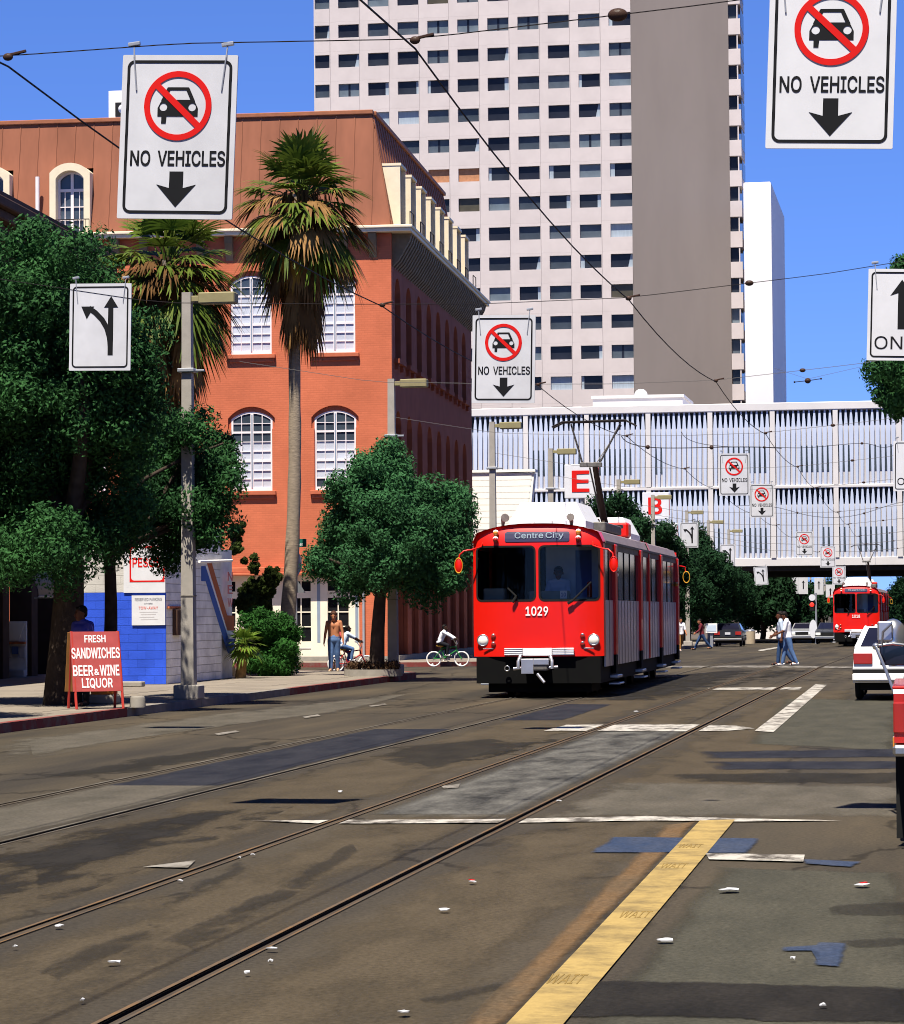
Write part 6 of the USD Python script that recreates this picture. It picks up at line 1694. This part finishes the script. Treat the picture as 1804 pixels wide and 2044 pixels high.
def person(label, T, J, skin, hair, top, bottom, shoe, sleeve=0.5, legs_cover=1.0, hairstyle=0, fat=1.0, group=None, heavy=True):
    R = thing("person", label, "person", T, group)
    S = 0.5
    tor = lambda g: [bone(J["pel"] + [-.07, 0, 0], J["waist"] + [-.055, 0, 0], .105 + g, .10 * fat + g), bone(J["pel"] + [.07, 0, 0], J["waist"] + [.055, 0, 0], .105 + g, .10 * fat + g),
                     bone(J["waist"] + [-.055, 0, 0], J["chest"] + [-.085, 0, 0], .10 * fat + g, .112 + g), bone(J["waist"] + [.055, 0, 0], J["chest"] + [.085, 0, 0], .10 * fat + g, .112 + g),
                     bone(J["chest"] + [-.085, 0, 0], J["chest"] + [.085, 0, 0], .112 + g, .112 + g), bone(J["shr"], J["chest"] + [-.06, 0, .0], .055 + g, .10 + g), bone(J["shl"], J["chest"] + [.06, 0, 0], .055 + g, .10 + g),
                     bone(J["shr"], J["neck"], .05 + g, .055 + g), bone(J["shl"], J["neck"], .05 + g, .055 + g), bone(J["pel"] + [-.05, 0, 0], J["pel"] + [.05, 0, 0], .115 + g, .115 + g)]
    leg = lambda n, g, t=1.0: [bone(J["hip" + n], J["knee" + n], .088 + g, .056 + g), bone(J["knee" + n], J["knee" + n] + (J["ank" + n] - J["knee" + n]) * t, .056 + g, (.056 + (.038 - .056) * t) + g)]
    arm = lambda n, g, t: ([bone(J["sh" + n], J["sh" + n] + (J["el" + n] - J["sh" + n]) * min(1, t * 2), .056 + g, .056 + (.042 - .056) * min(1, t * 2) + g)] +
                           ([bone(J["el" + n], J["el" + n] + (J["wr" + n] - J["el" + n]) * (t * 2 - 1), .042 + g, .042 + (.030 - .042) * (t * 2 - 1) + g)] if t > .5 else []))
    hd, c = J["hd"], J["head"]
    P = lambda *p: c + hd @ np.array(p, float)
    body = tor(0) + leg("r", 0) + leg("l", 0) + arm("r", 0, 1) + arm("l", 0, 1) + hand(J, "r", -1) + hand(J, "l", 1)
    body += [bone(J["neck"] - J["up"] * .03, P(0, .01, -.06), .055, .052), MF.batch_hull([MF.sphere(.088, 16).translate(tuple(P(0, .015, .035))), MF.sphere(.078, 16).translate(tuple(P(0, -.02, .02))), MF.sphere(.048, 12).translate(tuple(P(0, -.055, -.085))), MF.sphere(.05, 12).translate(tuple(P(0, .0, -.06)))]),
             bone(P(0, -.095, .015), P(0, -.122, -.025), .012, .017, 8), bone(P(-.088, .01, .01), P(-.09, .012, -.02), .017, .012, 8), bone(P(.088, .01, .01), P(.09, .012, -.02), .017, .012, 8),
             bone(J["ankr"], J["toer"], .042, .035), bone(J["ankl"], J["toel"], .042, .035)]
    b = blob(body, 0.028 if heavy else 0.045, 4)
    bp = part("body", MB().tm(b), skin, R, True)
    part("eyes", MB().ball(P(-.034, -.088, .022), .012, 1).ball(P(.034, -.088, .022), .012, 1), "hair_dark", bp)
    part("mouth", MB().tube([P(-.025, -.104, -.058), P(0, -.109, -.06), P(.025, -.104, -.058)], .005, 5), "lamp_red", bp)
    if hair:
        hp = [MF.sphere(.096, 16).translate(tuple(P(0, .026, .052))), MF.batch_hull([MF.sphere(.09, 12).translate(tuple(P(0, .03, .04))), MF.sphere(.066, 12).translate(tuple(P(0, .05, -.015 - .03 * hairstyle)))]), bone(P(-.05, -.045, .095), P(.05, -.045, .095), .030, .030, 10)]
        part("hair", MB().tm(blob(hp, .03, 2)), hair, R, True)
    if top:
        sh = tor(.016) + (arm("r", .014, sleeve) + arm("l", .014, sleeve) if sleeve else [])
        part("shirt", MB().tm(blob(sh, .035, 4)), top, R, True)
    if bottom:
        tr = [bone(J["pel"] + [-.06, 0, .06], J["pel"] + [.06, 0, .06], .113, .113), bone(J["pel"] + [-.05, 0, -.01], J["pel"] + [.05, 0, -.01], .128, .128)]
        tr += leg("r", .018, legs_cover) + leg("l", .018, legs_cover)
        part("trousers", MB().tm(blob(tr, .035, 3)), bottom, R, True)
    if shoe:
        for n in "rl":
            a, t = J["ank" + n], J["toe" + n]
            part("shoe", MB().tm(blob([MF.batch_hull([MF.sphere(.045, 10).translate(tuple(a + (a - t) * .18 + [0, 0, -.03])), MF.sphere(.040, 10).translate(tuple(t + (a - t) * .3)), MF.sphere(.028, 10).translate(tuple(t + [0, -.02, -.008]))]), bone(a, a + (J["knee" + n] - a) * .1, .045, .042)], .03, 2)), shoe, R, True)
    return R


def stand(u, v, Y, rz, h=1.0, dz=0.0):
    p = at(u, v, Y)
    return pose((p[0], Y, float(zg(Y)) + dz), rz, sc=h)


DEG = math.radians
walk = skeleton(.03, ((DEG(20), DEG(12)), (DEG(-16), DEG(18))), ((DEG(-14), DEG(18), DEG(9)), (DEG(12), DEG(22), DEG(9))), (0, DEG(12)), .905)
person("shirtless man in blue jeans walking towards the viewer by the round tree's planter", stand(667, 1340, 74.2, 0.08, 0.96, 0.148),
       skeleton(.02, ((DEG(8), DEG(6)), (DEG(-5), DEG(8))), ((DEG(-4), DEG(14), DEG(12)), (DEG(4), DEG(16), DEG(12))), (0, DEG(22)), .915), "skin_tan", "hair_brown", None, "denim", "shoe_tan", 0)
# couple crossing, seen from the side, walking left
side_l = -math.pi / 2
person("person in white shirt, blue jeans and white shoes crossing the street in the middle distance", stand(1574, 1328, 87.5, side_l, 1.0),
       skeleton(.10, ((DEG(17), DEG(6)), (DEG(-13), DEG(10))), ((DEG(-10), DEG(20), DEG(6)), (DEG(14), DEG(50), DEG(6))), (0, DEG(25)), .905), "skin_brown", "hair_dark", "cloth_white", "denim", "shoe_white", .45)
person("person in pale blue shirt and dark jeans half hidden behind the white-shirted walker", stand(1561, 1326, 88.8, side_l, 1.0),
       skeleton(.05, ((DEG(14), DEG(8)), (DEG(-16), DEG(16))), ((DEG(18), DEG(30), DEG(6)), (DEG(-12), DEG(20), DEG(6))), (0, DEG(5)), .905), "skin_brown", "hair_dark", "cloth_pale_blue", "denim_dark", "cloth_black", .5)
person("person in a maroon shirt and dark trousers striding along behind the near tram's tail", stand(1401, 1300, 143, side_l + .3, 0.97),
       skeleton(.12, ((DEG(30), DEG(6)), (DEG(-28), DEG(14))), ((DEG(-20), DEG(20), DEG(8)), (DEG(24), DEG(30), DEG(8))), (0, DEG(10)), .86), "skin_tan", "hair_dark", "cloth_maroon", "denim_dark", "cloth_black", 1.0, heavy=False)
person("small far figure in a white shirt at the kerb behind the near tram's tail", stand(1358, 1290, 128, .4, 0.9, 0.1), walk, "skin_tan", "hair_dark", "cloth_white", "plywood", "shoe_white", .5, heavy=False)
person("person in a dark blue shirt standing behind the red sandwich board", stand(165, 1240, 46.4, -.5, 1.0, 0.148),
       skeleton(.0, ((0, 0), (0, 0)), ((0, DEG(15), DEG(8)), (0, DEG(15), DEG(8))), (DEG(-25), DEG(5)), .93), "skin_brown", "hair_dark", "cloth_blue", "cloth_black", "cloth_black", .5)
# tram driver
dp = trimesh.transformations.rotation_matrix(rad(0.7), [0, 0, 1]) @ np.array([.32, .98, 1.26, 1.0])
person("seated driver in a pale shirt behind the near tram's right windscreen", pose(dp[:3] + np.array([at(1074, 1388, 55.0)[0], 55.0, 0.0]), rad(0.7)),
       skeleton(.05, ((DEG(85), DEG(85)), (DEG(85), DEG(85))), ((DEG(40), DEG(40), DEG(10)), (DEG(40), DEG(40), DEG(10))), (0, DEG(8)), .58), "skin_brown", "hair_dark", "cloth_pale_blue", "cloth_black", "cloth_black", .5, heavy=False)


# ---- bicycles
def bicycle(label, T, colour, tyre, group=None):
    """a small high-handlebar bicycle heading -y, wheels of half a metre"""
    R = thing("bicycle", label, "bicycle", T, group)
    r = .255; B, F = np.array([0, .45, r]), np.array([0, -.47, r])
    for c in (B, F):
        w = part("wheel", MB().torus(c, r - .024, .025, "x", 30, 8), tyre, R, True)
        sp = MB()
        for k in range(12):
            a = k * math.pi / 6
            sp.tube([c, c + np.array([0, math.cos(a), math.sin(a)]) * (r - .045)], .003, 4, False)
        part("spokes", sp, "chrome", w)
        part("hub", MB().tube([c + [-.05, 0, 0], c + [.05, 0, 0]], .02, 8), "chrome", w)
        part("reflector", MB().ball(c + np.array([.012, .05, -.18]), .035, 1, (.3, 1, 1)), "sign_white_clean", w)
    bb, st, hdt, hdb = np.array([0, .10, .28]), np.array([0, .20, .60]), np.array([0, -.28, .66]), np.array([0, -.31, .54])
    part("frame", MB().tube([bb, st], .016, 8).tube([st, hdt], .018, 8).tube([bb, hdb], .02, 8).tube([bb + [.03, 0, 0], B + [.05, 0, 0]], .011, 6).tube([bb + [-.03, 0, 0], B + [-.05, 0, 0]], .011, 6)
         .tube([st + [.03, 0, -.04], B + [.05, 0, 0]], .010, 6).tube([st + [-.03, 0, -.04], B + [-.05, 0, 0]], .010, 6).tube([hdt, hdb], .022, 8), colour, R, True)
    part("fork", MB().tube([hdb, hdb + [.05, -.02, -.04], F + [.055, 0, 0]], .012, 6).tube([hdb, hdb + [-.05, -.02, -.04], F + [-.055, 0, 0]], .012, 6), colour, R, True)
    part("handlebar", MB().tube([hdt, hdt + [0, -.03, .08]], .016, 8).tube([(-.32, -.20, .90), (-.24, -.24, .90), (-.10, -.31, .74), (.10, -.31, .74), (.24, -.24, .90), (.32, -.20, .90)], .012, 8), "chrome", R, True)
    part("saddle", MB().ball((0, .24, .68), .10, 2, (.75, 1.25, .35)).tube([st, (0, .23, .66)], .013, 6), "bike_yellow", R, True)
    part("crank", MB().torus(bb + [.035, 0, 0], .075, .008, "x", 18, 5).tube([bb + [.05, 0, 0], bb + [.06, -.10, -.10]], .009, 6).tube([bb + [-.05, 0, 0], bb + [-.06, .10, .10]], .009, 6), "chrome", R, True)
    part("pedal", MB().box(.06, .14, bb[1] - .14, bb[1] - .07, bb[2] - .115, bb[2] - .095), "rubber", R)
    part("pedal", MB().box(-.14, -.06, bb[1] + .07, bb[1] + .14, bb[2] + .095, bb[2] + .115), "rubber", R)
    return R


def rider(sc):
    """a child seated on such a bicycle, in bicycle coordinates; sc scales the figure"""
    J = skeleton(.42, ((DEG(74), DEG(82)), (DEG(48), DEG(58))), ((DEG(62), DEG(-4), DEG(4)), (DEG(62), DEG(-4), DEG(4))), (0, DEG(-22)), .0)
    return J


def ride(label, T, sc, *a, **k):
    J = rider(sc)
    M = T @ pose((0, .26, .80), 0, sc=sc)
    return person(label, M, J, *a, **k)


Tb = stand(893, 1325, 88.5, math.pi / 2, 1.0)
bicycle("small green bicycle with white tyres riding right before the brick side wall", Tb, "bike_green", "tyre_white")
ride("child in a white jacket and dark trousers riding the green bicycle", Tb, .74, "skin_dark", "hair_dark", "cloth_white", "cloth_black", "shoe_white", 1.0)
Tb = stand(700, 1333, 79.5, DEG(115), 1.0, 0.0)
bicycle("white bicycle with a red frame behind the shirtless man", Tb, "bike_red", "tyre_white")
ride("child in a grey shirt bent over the red-framed bicycle behind the shirtless man", Tb, .76, "skin_dark", "hair_dark", "cloth_pale_blue", "denim", "shoe_white", .5)
Tb = stand(672, 1331, 81.5, DEG(30), 1.0, 0.0)
bicycle("bicycle with yellow reflectors mostly hidden by the shirtless man", Tb, "bike_yellow", "rubber")
ride("child in a red plaid shirt mostly hidden behind the shirtless man", Tb, .76, "skin_dark", "hair_dark", "cloth_plaid", "denim", "shoe_white", .6)

# ---- sandwich board
YA = 45.0
a0, a1 = at(147, 1418, YA), at(247, 1418, YA)
ab = thing("sandwich_board", "red wooden sandwich board advertising sandwiches, beer, wine and liquor on the pavement", "sandwich board", pose(((a0[0] + a1[0]) / 2 + .02, YA, 0.148), DEG(32)))
wd = a1[0] - a0[0]
hh = 1.33
yv = np.array([0, .20, 1.0]); yv /= np.linalg.norm(yv)
part("front_panel", MB().poly(sbox(-wd / 2 + .01, .30, wd / 2 - .03, hh), .02, (-.02, 0, 0), (1, 0, 0), yv), "board_red", ab)
part("back_panel", MB().poly(sbox(-wd / 2 + .01, .30, wd / 2 - .03, hh), .02, (-.05, .56, 0), (1, 0, 0), (0, -.2 / np.linalg.norm([.2, 1]), 1 / np.linalg.norm([.2, 1]))), "plywood", ab)
for x in (-wd / 2 + .02, wd / 2 - .05):
    for y0, y1 in ((0, .262), (.56, .288)):
        part("leg", MB().tube([(x + .02, y0, 0), (x - .0, y1, hh * .985)], .024, 6), "stand_red", ab)
for t, z, h_, w_ in (("FRESH", 1.15, .12, .36), ("SANDWICHES", .875, .175, .82), ("BEER", .575, .175, .34), ("&", .585, .10, .08), ("WINE", .575, .175, .33), ("LIQUOR", .31 + .06, .155, .52)):
    dx = {"BEER": -.235, "&": -.0, "WINE": .225}.get(t, 0.0) - .025
    part("lettering", MB().text(t, h_, np.array([dx, 0, 0]) + yv * (z - .0) + np.array([0, -.021, 0]), w_ * wd / .86, .004, True, y=yv), "letter_white", ab)
ob = thing("orange_crate", "orange crate on the pavement seen beneath the sandwich board", "crate", pose((at(208, 1390, 47.5)[0], 47.5, .32)))
for k in range(3):
    part("slat", MB().box(-.2, .2, -.16, -.145, .02 + .07 * k, .075 + .07 * k), "orange_crate", ob)
    part("slat", MB().box(-.2, .2, .145, .16, .02 + .07 * k, .075 + .07 * k), "orange_crate", ob)
    part("end_slat", MB().box(-.2, -.185, -.144, .144, .02 + .07 * k, .075 + .07 * k), "orange_crate", ob)
    part("end_slat", MB().box(.185, .2, -.144, .144, .02 + .07 * k, .075 + .07 * k), "orange_crate", ob)
part("bottom", MB().box(-.2, .2, -.16, .16, 0, .018), "orange_crate", ob)
cs = thing("concrete_block", "low concrete block under the orange crate", "block", pose((at(200, 1395, 47.5)[0], 47.5, .148)))
part("body", MB().box(-.32, .32, -.2, .2, 0, .17, .03), "concrete", cs)
bo = thing("concrete_stub", "stubby round concrete post right of the sandwich board", "bollard", pose((at(275, 1415, 45.8)[0], 45.8, .148)))
part("body", MB().tube([(0, 0, 0), (0, 0, .16), (0, 0, .19)], [.14, .13, .11], 16), "concrete", bo, True)
bn = thing("low_bench", "low grey kerb block before the blue wall", "block", pose((at(262, 1374, 59)[0], 59, .148)))
part("body", MB().box(-.4, .28, -.15, .15, 0, .12, .02), "concrete", bn)

# ---- traffic signal, litter bin, notice box in the distance
Yq = 186.0
ts = thing("traffic_signal", "traffic signal showing red on a post left of the far tram", "traffic light", pose((at(1629, 1260, Yq)[0], Yq, float(zg(Yq)))))
part("post", MB().tube([(0, 0, 0), (0, 0, 3.4)], .07, 10), "galvanised", ts, True)
hd_ = part("signal_head", MB().box(-.42, -.10, -.2, .1, 2.2, 3.2, .03), "rubber", ts)
part("red_lens", MB().ball((-.26, -.2, 2.62), .15, 2, (1, .35, 1)), "signal_red", hd_, True)
part("white_disc", MB().disc((-.24, -.22, 3.1), .22, .02, n=18), "sign_white_clean", ts)
part("keep_marker", MB().poly(affinity.scale(Point(0, 0).buffer(1, 12), .26, .62), .02, (-.20, -.1, 1.0)), "sign_white_clean", ts)
tb = thing("litter_bin", "beige litter bin with a shiny lid on the far left pavement", "litter bin", pose((at(1497, 1270, 176)[0], 176, float(zg(176)) + .1)))
part("drum", MB().tube([(0, 0, 0), (0, 0, .8)], .32, 16), "awning_beige", tb, True)
part("lid", MB().ball((0, 0, .8), .32, 2, (1, 1, .45)), "chrome", tb, True)
nx_ = thing("notice_box", "grey notice box on a leg behind the walking man in maroon", "sign", pose((at(1420, 1275, 152)[0], 152, float(zg(152)) + .1)))
part("leg", MB().box(-.08, .08, -.05, .05, 0, .75), "galvanised", nx_)
part("box", MB().box(-.32, .32, -.12, .12, .752, 1.28, .02), "block_grey", nx_)
part("label_plate", MB().box(-.26, .26, -.13, -.122, .85, 1.2), "cloth_pale_blue", nx_)

# ---- scraps of paper on the road
r = np.random.default_rng(12)
for k, (u, v, w) in enumerate([(225, 1921, .105), (542, 1894, .09), (886, 1816, .11), (118, 1848, .09), (680, 1580, .10), (1115, 1599, .09), (943, 1760, .10), (1455, 1776, .24), (1720, 1766, .16), (1327, 1876, .13), (806, 2021, .09), (1643, 2006, .05),
                               (1583, 1913, .05), (493, 1941, .05), (540, 1918, .05), (165, 1996, .05), (505, 1706, .06), (478, 1712, .05), (360, 1758, .06), (30, 1890, .05), (1270, 1420, .15)]):
    g = gnd(u, v, .02)
    t = thing("paper_scrap", "crumpled white scrap of paper littering the road", "litter", pose((g[0], g[1], 0.018), r.uniform(0, 3)), "paper scraps on the road")
    n = 9; a = np.linspace(0, 2 * np.pi, n)[:-1]
    rim = np.column_stack([np.cos(a) * w * .38 * r.uniform(.6, 1.1, n - 1), np.sin(a) * w * .30 * r.uniform(.6, 1.1, n - 1), r.uniform(.002, .012, n - 1)])
    part("sheet", MB().add(np.vstack([rim, [[0, 0, .014]], rim - [0, 0, .004]]), [(i, (i + 1) % (n - 1), n - 1) for i in range(n - 1)] + [(i + n, (i + 1) % (n - 1) + n, n - 1) for i in range(n - 1)]), "paper", t)
    if k in (6, 8):
        part("red_print", MB().box(-.01, w * .3, -.01, .01, .012, .017), "sign_red", t)
